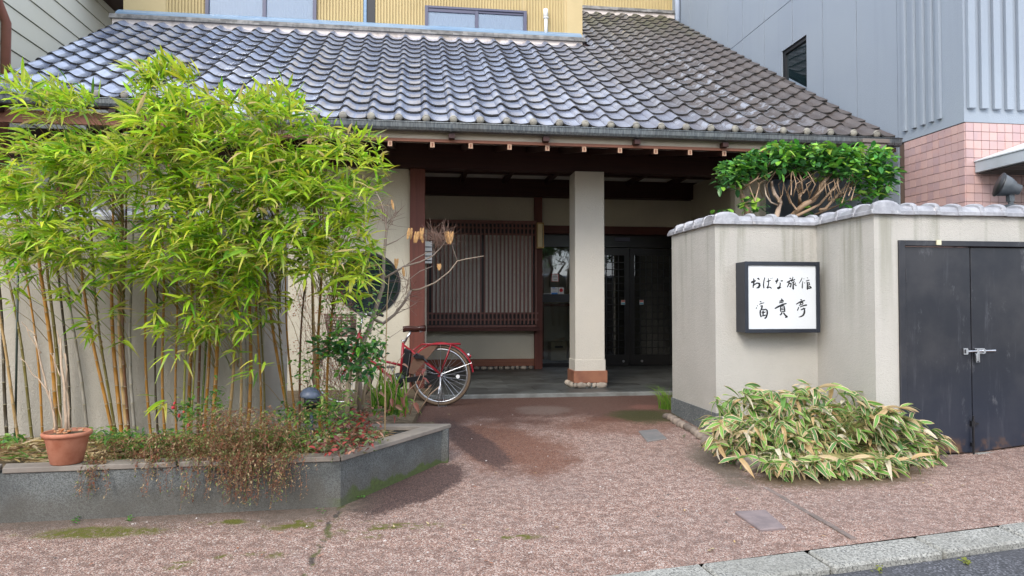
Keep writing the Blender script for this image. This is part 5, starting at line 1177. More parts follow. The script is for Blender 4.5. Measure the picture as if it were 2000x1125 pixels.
for (x_, y_) in ((30, 150), (60, 160), (150, 185), (330, 135), (360, 150), (290, 150), (540, 190), (560, 200), (505, 205), (270, 165), (170, 200), (310, 140), (350, 140), (90, 190), (120, 190), (730, 300), (735, 320), (728, 350), (690, 430), (716, 410)):
    for _ in range(3): spray(x_ + rr.uniform(-18, 18), y_ + rr.uniform(-4, 18), 4.95 + rr.uniform(-.15, .15), 1.0 if y_ < 250 else .1)
for t_, mb in zip(roots, fol):
    if len(mb.v): obj('foliage', mb, M['leaf'], t_, stuff=True)
stk = thing('garden_stake', 'straight dark green stake standing against the wall left of the flowerpot', 'stake', (float(onY(30, 840, 5.6)[0]), 5.6, .12)); pq = onY(30, 840, 5.6)
obj('pole', MB().tube([(pq[0], 5.6, .1), (pq[0], 5.6, 1.75)], .008, 8).tube([(pq[0], 5.6, .9), (pq[0], 5.6, .905)], .011, 8), simple('green_plastic_stake', (.035, .05, .04, 1), None, rough=.4, bump=0), stk, True)
# ================================================================== BROADLEAF SHRUB with pale trunk, at the planter's right end
def trunk_pts(pxs, Y): return [tuple(onY(x_, y_, Y + dy)) for (x_, y_, dy) in pxs]
rr = random.Random(33)
sh = thing('evergreen_shrub', 'small glossy evergreen shrub with pale trunks in front of the bicycle', 'shrub', (float(onY(675, 810, 5.5)[0]), 5.5, .12))
tk = MB()
for pts, r_ in (([(675, 815, 0), (680, 760, 0), (684, 720, 0), (676, 695, 0), (668, 670, 0)], .021), ([(693, 790, .15), (697, 750, .15), (706, 700, .12), (712, 670, .1)], .014), ([(708, 790, .2), (715, 740, .2), (722, 700, .2)], .013), ([(684, 725, 0), (700, 700, -.05), (715, 680, -.1)], .008), ([(676, 700, 0), (650, 680, 0), (632, 672, 0)], .008)):
    stubes(tk, trunk_pts(pts, 5.4), [r_ * (1 - .4 * i / len(pts)) for i in range(len(pts))], (.34, .27, .18), 8)
obj('trunk', tk, M['twig'], sh, True)
cr = MB()
def leafball(mb, px_, py_, rx, ry, Y, n, L, cols, tw=True, flat=.4, shape='ovate', wr=.5, center_px=None):
    for _ in range(n):
        a = rr.uniform(0, 6.283); q = rr.random() ** .45; x_ = px_ + rx * q * math.cos(a); y_ = py_ + ry * q * math.sin(a)
        p = onY(x_, y_, Y + rr.gauss(0, .10)); az = rr.uniform(-math.pi, math.pi) if rr.random() < .4 else rr.gauss(-1.6, .9); el = rr.gauss(.1, flat)
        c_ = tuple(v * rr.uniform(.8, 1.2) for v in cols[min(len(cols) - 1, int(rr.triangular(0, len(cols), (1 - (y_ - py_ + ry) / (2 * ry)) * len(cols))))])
        l_ = L * rr.uniform(.7, 1.2)
        add_leaf(mb, p, np.array([math.cos(az) * math.cos(el), math.sin(az) * math.cos(el), math.sin(el)]), l_, l_ * wr * rr.uniform(.85, 1.1), rr.uniform(0, .4), rr.gauss(0, .4), c_, c_, .12, shape)
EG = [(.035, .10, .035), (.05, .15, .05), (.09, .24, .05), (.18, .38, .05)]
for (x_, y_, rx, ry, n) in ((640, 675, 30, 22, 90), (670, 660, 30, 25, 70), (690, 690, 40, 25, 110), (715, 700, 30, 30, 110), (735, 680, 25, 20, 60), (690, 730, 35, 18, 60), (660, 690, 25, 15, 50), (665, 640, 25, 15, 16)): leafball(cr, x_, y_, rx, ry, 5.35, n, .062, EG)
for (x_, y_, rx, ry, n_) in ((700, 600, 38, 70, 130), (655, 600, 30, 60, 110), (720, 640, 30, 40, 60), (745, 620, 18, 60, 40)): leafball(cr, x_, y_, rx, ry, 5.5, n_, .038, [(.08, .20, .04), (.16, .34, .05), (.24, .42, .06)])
obj('crown', cr, M['leaf_gloss'], sh, stuff=True)
# ================================================================== BARE TREE WITH DRY PODS
bt = thing('bare_tree', 'leafless small tree with dry tan seed pods in front of the round window', 'tree', (float(onY(690, 780, 5.9)[0]), 5.9, .1))
tr = MB(); BC = (.26, .205, .16); YT = 5.95
def br(pts, r0, r1, col_=BC, Y=YT): n_ = len(pts); stubes(tr, [tuple(onY(p[0], p[1], Y + (p[2] if len(p) > 2 else 0))) for p in pts], [.78 * (r0 + (r1 - r0) * i / (n_ - 1)) for i in range(n_)], col_, 7)
br([(705, 800), (700, 720), (708, 670), (722, 640), (735, 600), (748, 560), (750, 500), (755, 450), (752, 420), (744, 395), (735, 375)], .034, .006)
br([(728, 622), (748, 632), (770, 615), (790, 590), (803, 567)], .020, .012); br([(803, 567), (820, 565), (850, 552), (878, 530), (893, 510), (910, 506), (945, 500)], .010, .004, (.32, .25, .18)); br([(893, 510), (886, 490), (880, 468)], .005, .003)
br([(748, 545), (765, 535), (790, 520), (820, 512), (845, 500), (860, 485), (875, 465)], .013, .005); br([(790, 520), (812, 505), (835, 493), (850, 492)], .006, .003); br([(752, 480), (775, 470), (790, 460), (800, 450)], .007, .003)
br([(748, 560), (740, 520), (725, 503), (712, 498)], .008, .003, (.3, .24, .18)); br([(803, 567), (800, 545), (820, 530), (845, 520)], .006, .003); br([(752, 440), (770, 420), (775, 400)], .006, .002); br([(740, 385), (725, 375), (716, 370)], .004, .002)
br([(735, 620), (758, 590), (768, 560), (775, 540)], .006, .002); br([(770, 615), (800, 600), (815, 590)], .005, .002); br([(705, 675), (730, 640), (760, 660), (790, 640)], .006, .002)
for (x0, y0, x1, y1, n_) in ((755, 440, 740, 385, 30), (755, 450, 780, 400, 22), (850, 490, 870, 440, 46), (860, 480, 835, 450, 40), (800, 560, 780, 530, 20), (770, 600, 820, 560, 26), (680, 560, 650, 570, 20), (700, 600, 660, 590, 16), (870, 480, 880, 440, 24)):
    for _ in range(n_):
        t_ = rr.random(); xs, ys = x0 + (x1 - x0) * t_ * .6 + rr.gauss(0, 5), y0 + (y1 - y0) * t_ * .6 + rr.gauss(0, 5); an = math.atan2(y1 - y0, x1 - x0) + rr.gauss(0, .75); l_ = rr.uniform(12, 42); Yq = YT + rr.gauss(0, .06)
        xm, ym = xs + l_ * .5 * math.cos(an), ys + l_ * .5 * math.sin(an); an2 = an + rr.gauss(0, .35); xe_, ye_ = xm + l_ * .5 * math.cos(an2), ym + l_ * .5 * math.sin(an2)
        k_ = len(tr.v); tr.tube([tuple(onY(xs, ys, Yq)), tuple(onY(xm, ym, Yq - .02)), tuple(onY(xe_, ye_, Yq + rr.gauss(0, .04)))], [.0022, .0016, .0010], 3, cap=False); tr.c += [[.20, .12, .09, 1]] * (len(tr.v) - k_)
obj('trunk', tr, M['twig'], bt, True)
podm = simple('dry_pod', (.62, .36, .14, 1), (.45, .24, .09, 1), 50, .6, bump=0)
for (x_, y_, n_, l_) in ((768, 390, 1, .085), (802, 445, 2, .10), (815, 452, 3, .10), (825, 445, 2, .10), (873, 452, 4, .11), (878, 455, 1, .09), (858, 515, 2, .06), (775, 505, 2, .085), (790, 522, 1, .08), (642, 505, 3, .11), (638, 520, 1, .08), (650, 510, 1, .08)):
    for k in range(n_):
        p = onY(x_ + k * 5 - 3, y_, YT - .03 + rr.uniform(-.03, .03)); pd = MB(); n2 = 8; tl_ = rr.uniform(-.22, .22); wd = rr.uniform(.009, .014)
        for i in range(n2 + 1):
            f_ = i / n2; hw = wd * math.sin(math.pi * min(1, .08 + f_ * .92)) ** .5 * (1.08 if i % 2 else .9); zz = p[2] - l_ * f_; xx = p[0] + tl_ * l_ * f_
            pd.v += [(xx - hw, p[1], zz), (xx, p[1] - .004, zz), (xx + hw, p[1], zz), (xx, p[1] + .004, zz)]
        for i in range(n2):
            for j in range(4): pd.f.append((i * 4 + j, i * 4 + (j + 1) % 4, i * 4 + 4 + (j + 1) % 4, i * 4 + 4 + j))
        obj('seed_pod', pd, podm, bt)
# ================================================================== PRUNED TREE behind the right wall
pt = thing('pruned_tree', 'flat-clipped broadleaf tree with bare pale branches rising behind the right wall', 'tree', (4.1, 7.0, 0))
tr = MB(); PC = (.30, .20, .125); YT = 7.0
def br2(pts, r0, r1, c_=PC, dy=0): n_ = len(pts); stubes(tr, [tuple(onY(p[0], p[1], YT + dy + .12 * math.sin(i * 1.7 + p[0]))) for i, p in enumerate(pts)], [r0 + (r1 - r0) * i / (n_ - 1) for i in range(n_)], c_, 7)
q0 = [(1462, 470), (1462, 425), (1455, 395), (1446, 375), (1440, 360), (1430, 345)]
br2([(1500, 700)] + q0, .045, .018); br2([(1446, 372), (1462, 360), (1478, 350), (1486, 335)], .014, .007); br2([(1480, 340), (1500, 325), (1504, 315)], .010, .005)
br2([(1520, 700), (1512, 440), (1520, 410), (1524, 395), (1513, 380), (1508, 365), (1507, 355)], .035, .014, (.42, .31, .23)); br2([(1522, 402), (1505, 395), (1496, 380), (1493, 360)], .010, .006, (.42, .33, .25)); br2([(1520, 395), (1528, 380), (1532, 345)], .009, .005)
br2([(1545, 720), (1540, 430), (1558, 412), (1570, 400), (1590, 390), (1600, 375), (1608, 355), (1625, 340)], .045, .012); br2([(1556, 410), (1545, 395), (1538, 375), (1541, 365), (1552, 350), (1557, 340)], .010, .005)
br2([(1565, 400), (1562, 385), (1568, 375), (1565, 350), (1558, 330)], .014, .007); br2([(1568, 378), (1582, 360), (1590, 340)], .010, .006); br2([(1580, 395), (1605, 372), (1620, 350), (1640, 340)], .014, .007); br2([(1600, 372), (1602, 350), (1600, 335)], .008, .005)
br2([(1550, 425), (1580, 410), (1600, 400), (1622, 375), (1640, 350), (1655, 340)], .018, .008); br2([(1600, 410), (1612, 408), (1628, 390), (1645, 370), (1662, 360), (1675, 350)], .018, .009, dy=.15); br2([(1618, 392), (1640, 385), (1660, 368), (1680, 350)], .012, .006, dy=.15); br2([(1590, 420), (1640, 400), (1680, 380), (1720, 372), (1738, 362)], .012, .005, dy=.2); br2([(1560, 400), (1560, 380), (1575, 370)], .008, .004)
for k in range(34):
    x0 = 1470 + rr.uniform(0, 200); br2([(x0, 385 + rr.uniform(-15, 15)), (x0 + rr.uniform(-14, 20), 360), (x0 + rr.uniform(-18, 40), 335)], .006, .003, (.40, .27, .17), rr.uniform(-.15, .2))
obj('trunk', tr, M['twig'], pt, True)
cr = MB(); PG = [(.03, .10, .03), (.05, .16, .04), (.08, .24, .045), (.17, .38, .05), (.30, .52, .07)]
for (x_, y_, rx, ry, n) in ((1435, 335, 35, 25, 200), (1425, 352, 28, 22, 120), (1470, 318, 35, 22, 160), (1500, 310, 40, 22, 180), (1530, 300, 40, 24, 260), (1560, 312, 45, 26, 260), (1600, 305, 50, 25, 280), (1640, 312, 45, 28, 280), (1620, 330, 50, 22, 200), (1660, 335, 30, 18, 120), (1690, 318, 45, 36, 330), (1720, 325, 35, 35, 260), (1715, 360, 35, 30, 180), (1690, 375, 25, 22, 110), (1470, 400, 22, 18, 50), (1440, 410, 15, 8, 14), (1672, 395, 40, 14, 40), (1500, 335, 40, 12, 60), (1395, 415, 12, 5, 6), (1415, 412, 8, 8, 8), (1582, 412, 18, 6, 12), (1650, 300, 80, 14, 120)):
    leafball(cr, x_, y_, rx, ry, 7.0 + (.15 if x_ > 1670 else 0), int(n * .62), .10, PG, flat=.45, wr=.55)
obj('crown', cr, M['leaf_gloss'], pt, stuff=True)
# ================================================================== VARIEGATED DWARF BAMBOO
ss = thing('dwarf_bamboo', 'variegated cream-edged dwarf bamboo bush spilling from the corner of the right wall', 'shrub', (3.2, 5.3, -.1))
M['sasa'] = leafmat('variegated_leaf', .25, .4)
def sasa_leaf(kind, L=.165, W=.037, seed=0, mb=None, tf=None):
    m = mb or MB(); q = random.Random(seed); CR = (.66, .53, .33); GR = [(.075, .18, .045), (.12, .25, .05), (.065, .15, .04), (.17, .31, .06)][seed % 4]; TN = [(.58, .40, .20), (.66, .50, .30), (.70, .62, .47)][seed % 3]
    n = 7; k = len(m.v); bend = q.uniform(.1, 1.5); tw_ = q.uniform(-1.2, 1.2)
    for i in range(n + 1):
        f_ = i / n; w_ = W * .5 * (min(1, f_ * 5 + .15) * (1 - max(0, f_ - .55) ** 2 / .2025) if f_ < 1 else 0); w_ *= 1 + .06 * math.sin(i * 2.1 + seed); a = tw_ * f_
        z_ = -bend * L * f_ * f_ * .6; x_ = L * f_ * (1 - .12 * bend * f_)
        for j, u in enumerate((-1, -.72, -.69, 0, .69, .72, 1)):
            yy = w_ * u; zz = z_ + abs(u) * w_ * .28
            P_ = (x_, yy * math.cos(a), zz + yy * math.sin(a)); P_ = tf(P_) if tf else P_; m.v.append(P_)
            if kind == 'tan': c_ = tuple(v * (1 - .15 * (j % 2)) for v in TN)
            elif kind == 'green': c_ = GR if abs(u) < .9 else tuple(v * 1.3 for v in GR)
            else: c_ = CR if abs(u) > .70 else (GR if abs(u) > .1 else tuple(v * 1.5 for v in GR))
            if kind == 'edge' and f_ > .93: c_ = (.55, .36, .16)
            if kind == 'edge' and f_ < .08: c_ = GR
            m.c.append(list(c_) + [1])
    for i in range(n):
        for j in range(6): a_ = k + i * 7 + j; m.f.append((a_, a_ + 1, a_ + 8, a_ + 7))
    return m
smesh = {'edge': [mesh_of('leaf', sasa_leaf('edge', seed=s), M['sasa'], True) for s in range(8)], 'tan': [mesh_of('leaf', sasa_leaf('tan', seed=s), M['sasa'], True) for s in range(6)], 'green': [mesh_of('leaf', sasa_leaf('green', seed=s), M['sasa'], True) for s in range(4)]}
stems = MB(); extra = MB(); LV = []
cxs = [(1440, 810, 50, 40), (1500, 800, 70, 45), (1560, 800, 80, 45), (1620, 810, 80, 50), (1680, 830, 70, 45), (1740, 850, 60, 45), (1790, 870, 35, 35), (1480, 860, 60, 45), (1560, 870, 80, 50), (1640, 880, 70, 45), (1710, 880, 60, 30), (1420, 850, 30, 30), (1760, 880, 50, 25), (1640, 915, 35, 20), (1540, 900, 60, 25), (1600, 840, 90, 45), (1620, 905, 60, 24), (1690, 905, 50, 24), (1730, 895, 40, 20)]
for (x_, y_, rx, ry) in cxs:
    for _ in range(int(rx * ry / 62)):
        a = rr.uniform(0, 6.283); q = math.sqrt(rr.random()); X, Yp = x_ + rx * q * math.cos(a), y_ + ry * q * math.sin(a)
        fr_y = (Yp - 755) / 180.; Yd = 5.72 - .62 * max(0, fr_y) ** .9 + rr.gauss(0, .07)
        if Yp > 895: Yd = 4.88 + rr.gauss(0, .04)
        if X > 1720: Yd = min(Yd, 5.2) - .05
        p = onY(X, Yp, Yd)
        if p[0] > 3.65 and p[1] > 5.28: p = onY(X, Yp, 5.22)
        if p[2] < gz(p[0], p[1]) + .005: continue
        LV.append(p)
for (x0_, x1_, y0_, y1_, n_) in ((1395, 1440, 770, 830, 10), (1440, 1560, 752, 775, 16), (1580, 1700, 748, 785, 18), (1700, 1770, 790, 830, 12), (1780, 1840, 828, 905, 22), (1385, 1405, 830, 880, 6), (1610, 1720, 918, 938, 8)):
    for _ in range(n_):
        X, Yp = rr.uniform(x0_, x1_), rr.uniform(y0_, y1_); Yd = 5.55 if Yp < 800 and X < 1700 else (5.15 if Yp < 910 else 4.85)
        LV.append(onY(X, Yp, Yd + rr.gauss(0, .05)))
LV = [p for p in LV if not (p[0] > 3.66 and p[1] > 5.30)]
rr.shuffle(LV)
cen = np.array([3.1, 5.55, -.1]); cnt = 0; pend = []
for p in LV:
    out = math.atan2(p[1] - 5.55, p[0] - 3.1)
    for k in range(rr.randint(2, 4)):
        az = out + rr.gauss(0, .9) if p[1] < 5.5 else rr.gauss(-1.2, 1.1); el = rr.gauss(-.05, .35); s_ = rr.uniform(.62, 1.08); kd_ = 'edge' if rr.random() < .66 else ('tan' if rr.random() < .75 else 'green')
        pend.append((p, (rr.gauss(0, .5), -el, az), s_, kd_))
    b = np.array([cen[0] + (p[0] - cen[0]) * .45 + rr.gauss(0, .05), cen[1] + (p[1] - cen[1]) * .35 + rr.gauss(0, .03), -.1]); mid = (b + p) / 2 + np.array([0, 0, .06]); stubes(stems, [tuple(b), tuple(mid), tuple(p)], [.0025, .002, .0015], (.30, .27, .10), 3)
pend.sort(key=lambda q: q[0][1])
from mathutils import Euler
for i, (p, e_, s_, kd_) in enumerate(pend):
    if i < 300:
        o = inst('leaf', rr.choice(smesh[kd_]), ss, tuple(p), e_, (s_, s_, s_)); 
        if kd_ == 'tan': o['label'] = 'withered tan leaf'
    else:
        mt_ = Matrix.Translation(Vector(p)) @ Euler(e_).to_matrix().to_4x4() @ Matrix.Scale(s_, 4)
        sasa_leaf(kd_, seed=rr.randint(0, 11), mb=extra, tf=lambda v: tuple(mt_ @ Vector(v)))
obj('stems', stems, M['twig'], ss); obj('inner_leaves', extra, M['sasa'], ss, stuff=True)
# ================================================================== STONE EDGING
eg = thing('stone_edging', 'row of rounded field stones edging the bed along the right garden wall', 'stone edging', (2.6, 6, -.05))
spts = [(1306, 812), (1318, 818), (1332, 828), (1345, 834), (1358, 842), (1370, 852), (1390, 866), (1408, 878), (1432, 892), (1468, 914), (1510, 918), (1545, 915), (1585, 912), (1625, 905), (1660, 892), (1690, 880), (1720, 885)]
sq_ = []
for a_, b_ in zip(spts[:-1], spts[1:]): sq_ += [a_, ((a_[0] + b_[0]) / 2, (a_[1] + b_[1]) / 2)]
for k, (x_, y_) in enumerate(sq_):
    k = k / 2
    p = onG(x_, y_ + 6); r_ = .045 if k < 6 else (.065 if k < 9 else .085)
    if k == 9: r_ = .085
    if k > 9: r_ = .06
    obj('stone', MB().blob((p[0], p[1] + .02, p[2] + r_ * .45), (r_ * rr.uniform(1, 1.25), r_ * .85, r_ * rr.uniform(.8, 1.0)), 100 + int(2 * k), 14, 9, .17, rr.uniform(0, 3)), M['rock'], eg, True)
bd = MB().prism([(2.60, 5.35), (2.9, 5.0), (3.5, 4.98), (3.9, 5.25), (3.9, 5.36), (3.72, 5.36), (3.72, 6.2), (2.7, 6.2)], -.2, -.09); struct('bed_soil', bd, M['soil'])
# ================================================================== GRASS TUFT by the wall end
gt = thing('grass_tuft', 'arching green grass tuft at the far end of the right wall by the porch', 'grass', (2.74, 7.55, 0))
gm_ = MB()
for _ in range(75):
    p = np.array([2.74 + rr.gauss(0, .04), 7.55 + rr.gauss(0, .05), 0.0]); az = rr.gauss(3.3, 1.2); l_ = rr.uniform(.22, .55); h = l_ * 1.1; k = len(gm_.v); w_ = .0042
    for i in range(6):
        f_ = i / 5; q = p + np.array([math.cos(az) * l_ * f_ * f_ * .6, math.sin(az) * l_ * f_ * f_ * .6, h * (f_ - .55 * f_ * f_)]); gm_.v += [tuple(q - [0, w_ * (1 - f_), 0] - np.array([w_ * (1 - f_), 0, 0])), tuple(q + [w_ * (1 - f_), 0, 0])]; c_ = rr.choice([(.10, .24, .03), (.16, .30, .04), (.24, .36, .06)]); gm_.c += [list(c_) + [1]] * 2
    for i in range(5): gm_.f.append((k + 2 * i, k + 2 * i + 1, k + 2 * i + 3, k + 2 * i + 2))
obj('blades', gm_, M['leaf'], gt, stuff=True)
# ================================================================== GROUND COVER IN THE PLANTER
def cover(name, label, cat, items, m_, loc):
    o = obj(name, items, m_); o['label'] = label; o['category'] = cat; o['kind'] = 'stuff'; return o
mb = MB()      # dead bamboo leaf litter
for _ in range(3600):
    x_ = rr.uniform(-20, 760); y_ = rr.uniform(838, 905) if x_ < 640 else rr.uniform(800, 850); p = onZ(x_, y_, .14)
    if p[1] < 4.60 or p[0] > -.05: continue
    if p[1] > 5.74: p[1] = rr.uniform(5.4, 5.7)
    az = rr.uniform(-3.14, 3.14); l_ = rr.uniform(.05, .13); c_ = rr.choice([(.48, .36, .19), (.55, .44, .27), (.34, .22, .11), (.22, .13, .06), (.12, .22, .04), (.4, .3, .12)]); add_leaf(mb, np.array([p[0], p[1], .135 + rr.uniform(0, .035)]), np.array([math.cos(az), math.sin(az), rr.gauss(.05, .15)]), l_, l_ * .14, 0, rr.gauss(0, .6), c_, c_)
cover('leaf_litter', 'tan fallen bamboo leaves littering the planter soil', 'leaf litter', mb, M['leaf'], None)
mb = MB()      # low green weeds
for (x_, y_, rx, ry, n_) in ((20, 858, 25, 8, 80), (230, 850, 60, 12, 220), (270, 870, 60, 12, 220), (340, 858, 60, 20, 350), (370, 800, 30, 30, 150), (420, 790, 20, 40, 110), (500, 850, 100, 20, 300), (560, 880, 80, 10, 160), (650, 800, 50, 40, 380), (640, 860, 40, 20, 200), (600, 720, 30, 40, 120), (570, 850, 60, 20, 150), (606, 806, 24, 22, 160), (560, 810, 40, 20, 120)):
    for _ in range(n_):
        X = x_ + rr.gauss(0, rx * .5); Yp = y_ + rr.gauss(0, ry * .5); p = onY(X, Yp, 4.72 + rr.uniform(0, .5) if Yp > 820 else 5.1 + rr.uniform(-.2, .4)); p[2] = max(p[2], .14)
        if p[1] > 5.7 or p[0] > .1: continue
        az = rr.uniform(-3.14, 3.14); l_ = rr.uniform(.02, .055); c_ = rr.choice([(.07, .19, .03), (.12, .27, .04), (.19, .33, .06), (.05, .14, .04), (.25, .30, .08)]); add_leaf(mb, p, np.array([math.cos(az), math.sin(az), rr.gauss(.3, .5)]), l_, l_ * .42, .3, rr.gauss(0, .4), c_, c_, shape='ovate')
cover('green_weeds', 'low green weeds growing between the bamboo canes', 'weeds', mb, M['leaf'], None)
mb = MB()      # brown trailing creeper hanging over the coping
def trail(p, az, L, steps, droop, dens=1., cl=None):
    q = np.array(p, dtype=float); v = np.array([math.cos(az) * .8, math.sin(az) * .8, .35]); pts = [tuple(q)]
    for i in range(steps):
        v = v + np.array([rr.gauss(0, .22), rr.gauss(0, .14), -droop * (.25 + i / steps) + rr.gauss(0, .12)]); v = v / np.linalg.norm(v); nq = q + v * L / steps
        if nq[1] < 4.56 + .03 and nq[2] < ZT + .03: nq[1] = min(nq[1], 4.545)
        if nq[2] < ZT + .04 and nq[1] > 4.545: nq[2] = ZT + .045
        if nq[1] < 4.40: nq[1] = 4.40 + rr.uniform(0, .05); 
        nq[2] = max(nq[2], -.08); q = nq; pts.append(tuple(q))
        c_ = cl or rr.choice([(.30, .12, .07), (.24, .09, .05), (.38, .20, .10), (.14, .20, .06), (.46, .34, .18), (.22, .27, .09), (.46, .36, .20)])
        for _ in range(int(2 * dens + rr.random())):
            aa = rr.uniform(-3.14, 3.14); l_ = rr.uniform(.010, .024); add_leaf(mb, q + np.array([rr.gauss(0, .006)] * 3), np.array([math.cos(aa), math.sin(aa), rr.gauss(0, .7)]), l_, l_ * .38, 0, 0, c_, c_)
    k = len(mb.v); mb.tube(pts, .0011, 3, cap=False); mb.c += [[.22, .11, .07, 1]] * (len(mb.v) - k)
for _ in range(560):
    x_ = rr.triangular(200, 660, 480); y_ = rr.uniform(800 if x_ > 400 else 850, 888); p = onY(x_, y_, 4.66 + rr.random() ** 2 * .45); p[2] = max(p[2], .17); trail(p, rr.gauss(-1.6, .9), rr.uniform(.10, .26), 8, .35)
for _ in range(190):
    x_ = rr.triangular(330, 630, 480) if rr.random() < .85 else rr.choice([185, 190, 200, 305, 300, 335]) + rr.uniform(-6, 6); p = onY(x_, 893, 4.60); p[2] = .215; trail(p, rr.gauss(-1.57, .35), rr.uniform(.12, .38) * (1 if 350 < x_ < 600 else .8), 10, .9, 1.2)
cover('trailing_creeper', 'brown and reddish trailing creeper hanging over the planter coping', 'creeper', mb, M['leaf'], None)
# red leaved ground cover
mb = MB()
for (x_, y_, rx, ry, n_) in ((690, 830, 45, 22, 300), (670, 860, 45, 20, 260), (720, 850, 25, 18, 110), (640, 870, 30, 14, 110), (700, 800, 40, 18, 130), (740, 800, 20, 15, 60)):
    for _ in range(n_):
        X = x_ + rr.gauss(0, rx * .55); Yp = y_ + rr.gauss(0, ry * .55); 
        z_ = .2 + rr.random() * .12; p = onZ(X, min(Yp, 886), z_); 
        if p[0] > -.02: continue
        az = rr.gauss(-1.6, 1.2); l_ = rr.uniform(.03, .05); c_ = rr.choice([(.30, .045, .04), (.24, .07, .05), (.20, .10, .06), (.10, .13, .05), (.12, .17, .06), (.40, .20, .14), (.16, .05, .045), (.14, .13, .06), (.08, .12, .05)]); add_leaf(mb, p, np.array([math.cos(az), math.sin(az), rr.gauss(.1, .5)]), l_, l_ * .5, .2, rr.gauss(0, .5), c_, c_, shape='ovate')
cover('red_groundcover', 'red and green leaved ground cover at the pointed planter end', 'ground cover', mb, M['leaf_gloss'], None)
# iris leaves and dry stalks by the bicycle
ir = thing('iris_clump', 'bright green strap leaves growing beside the bicycle', 'plant', (-.35, 6.3, .1)); m2 = MB()
for (xb, yb, xt, yt) in [(rr.uniform(720, 800), rr.uniform(790, 815), rr.uniform(700, 800), rr.uniform(715, 770)) for _ in range(70)] + [(790, 790, 825, 812), (795, 780, 818, 808), (785, 770, 800, 815), (730, 770, 690, 730), (740, 780, 745, 700)]:
    Yq = 6.25 + rr.uniform(-.1, .2); a = onY(xb, yb, Yq); b = onY(xt, yt, Yq - rr.uniform(0, .15)); k = len(m2.v); w_ = rr.uniform(.006, .012); c_ = rr.choice([(.13, .30, .03), (.2, .38, .04), (.08, .2, .03), (.3, .42, .07)])
    for i in range(6):
        f_ = i / 5; q = a + (b - a) * f_ + np.array([0, 0, .10 * math.sin(math.pi * f_) * .5]); m2.v += [tuple(q - [w_ * (1 - f_ ** 2), 0, 0]), tuple(q + [w_ * (1 - f_ ** 2), .004, 0])]; m2.c += [list(c_) + [1]] * 2
    for i in range(5): m2.f.append((k + 2 * i, k + 2 * i + 1, k + 2 * i + 3, k + 2 * i + 2))
obj('blades', m2, M['leaf'], ir, stuff=True)
ds = thing('hydrangea', 'dying shrub of tan stalks with a few pinkish brown leaves beside the bicycle wheel', 'shrub', (-.3, 6.15, .1)); m3 = MB(); m4 = MB()
for (pts) in ([(755, 800), (752, 760), (748, 700), (740, 660)], [(770, 800), (775, 760), (768, 725), (778, 705), (790, 690)], [(785, 800), (792, 770), (788, 740)], [(800, 810), (812, 770), (826, 740), (830, 720)], [(815, 808), (840, 770), (858, 755)], [(740, 800), (735, 760), (742, 725)], [(760, 800), (765, 770), (755, 735), (762, 710), (770, 705)], [(826, 770), (842, 752)], [(748, 700), (760, 690)], [(782, 790), (800, 760), (812, 750), (822, 730)], [(725, 800), (722, 745), (712, 715)]):
    stubes(m3, [tuple(onY(p[0], p[1], 6.1)) for p in pts], [.006 - .0035 * i / len(pts) for i in range(len(pts))], (.45, .30, .20), 6)
pstk = [(753, 826), (754, 700), (755, 560), (757, 480), (759, 440)]; 
for (x_, y_) in [(775, 792), (790, 712), (832, 722), (760, 730), (782, 775), (795, 800), (770, 830 - 20), (812, 790), (840, 752), (747, 715), (735, 770), (820, 740), (800, 770), (785, 815), (765, 780), (742, 795), (778, 750)]:
    for k in range(1):
        p = onY(x_ + rr.uniform(-6, 6), y_ + rr.uniform(-5, 5), 6.08); az = rr.gauss(-1.6, .8); c_ = rr.choice([(.42, .17, .12), (.30, .16, .10), (.48, .26, .17), (.35, .10, .08)]); l_ = rr.uniform(.045, .075); add_leaf(m4, p, np.array([math.cos(az), math.sin(az) * .4, rr.gauss(-.6, .4)]), l_, l_ * .6, .5, rr.gauss(0, .7), c_, c_, .3, 'ovate')
obj('stalks', m3, M['twig'], ds, True); obj('leaves', m4, M['leaf'], ds)
stl = thing('bamboo_pole', 'single tall dry pale cane standing at the pointed end of the planter', 'pole', (float(onY(754, 826, 5.5)[0]), 5.5, .15)); m5 = MB()
stubes(m5, [tuple(onY(x_, y_, 5.5)) for (x_, y_) in ((752, 866), (752, 760), (754, 680), (756, 590), (760, 540))], [.006, .0055, .005, .004, .003], (.48, .33, .18), 6); obj('cane', m5, M['twig'], stl, True)
# strappy red flowers
rf = thing('red_flower', 'strap-leaved plant with small red blossoms against the planter back wall', 'flower', (float(onY(345, 830, 5.4)[0]), 5.4, .12)); m6 = MB()
for (xt, yt) in ((315, 803), (325, 765), (360, 800), (330, 790), (322, 812), (352, 785)):
    a = onY(347, 822, 5.4); b = onY(xt, yt, 5.35); k = len(m6.v)
    for i in range(6):
        f_ = i / 5; q = a + (b - a) * f_ + np.array([0, 0, .05 * math.sin(math.pi * f_)]); m6.v += [tuple(q - [0, 0, .008 * (1 - f_)]), tuple(q + [0, 0, .008 * (1 - f_)])]; m6.c += [[.05, .14, .05, 1]] * 2
    for i in range(5): m6.f.append((k + 2 * i, k + 2 * i + 1, k + 2 * i + 3, k + 2 * i + 2))
obj('leaves', m6, M['leaf'], rf)
for k, (x_, y_) in enumerate(((341, 788), (338, 796), (350, 812), (398, 832), (368, 831), (359, 806))): obj('blossom', MB().blob(onY(x_, y_, 5.33), (.010, .010, .014), k, 8, 6, .2), simple('red_petal', (.6, .04, .06, 1), None, bump=0) if k == 0 else bpy.data.materials['red_petal'], rf, True)
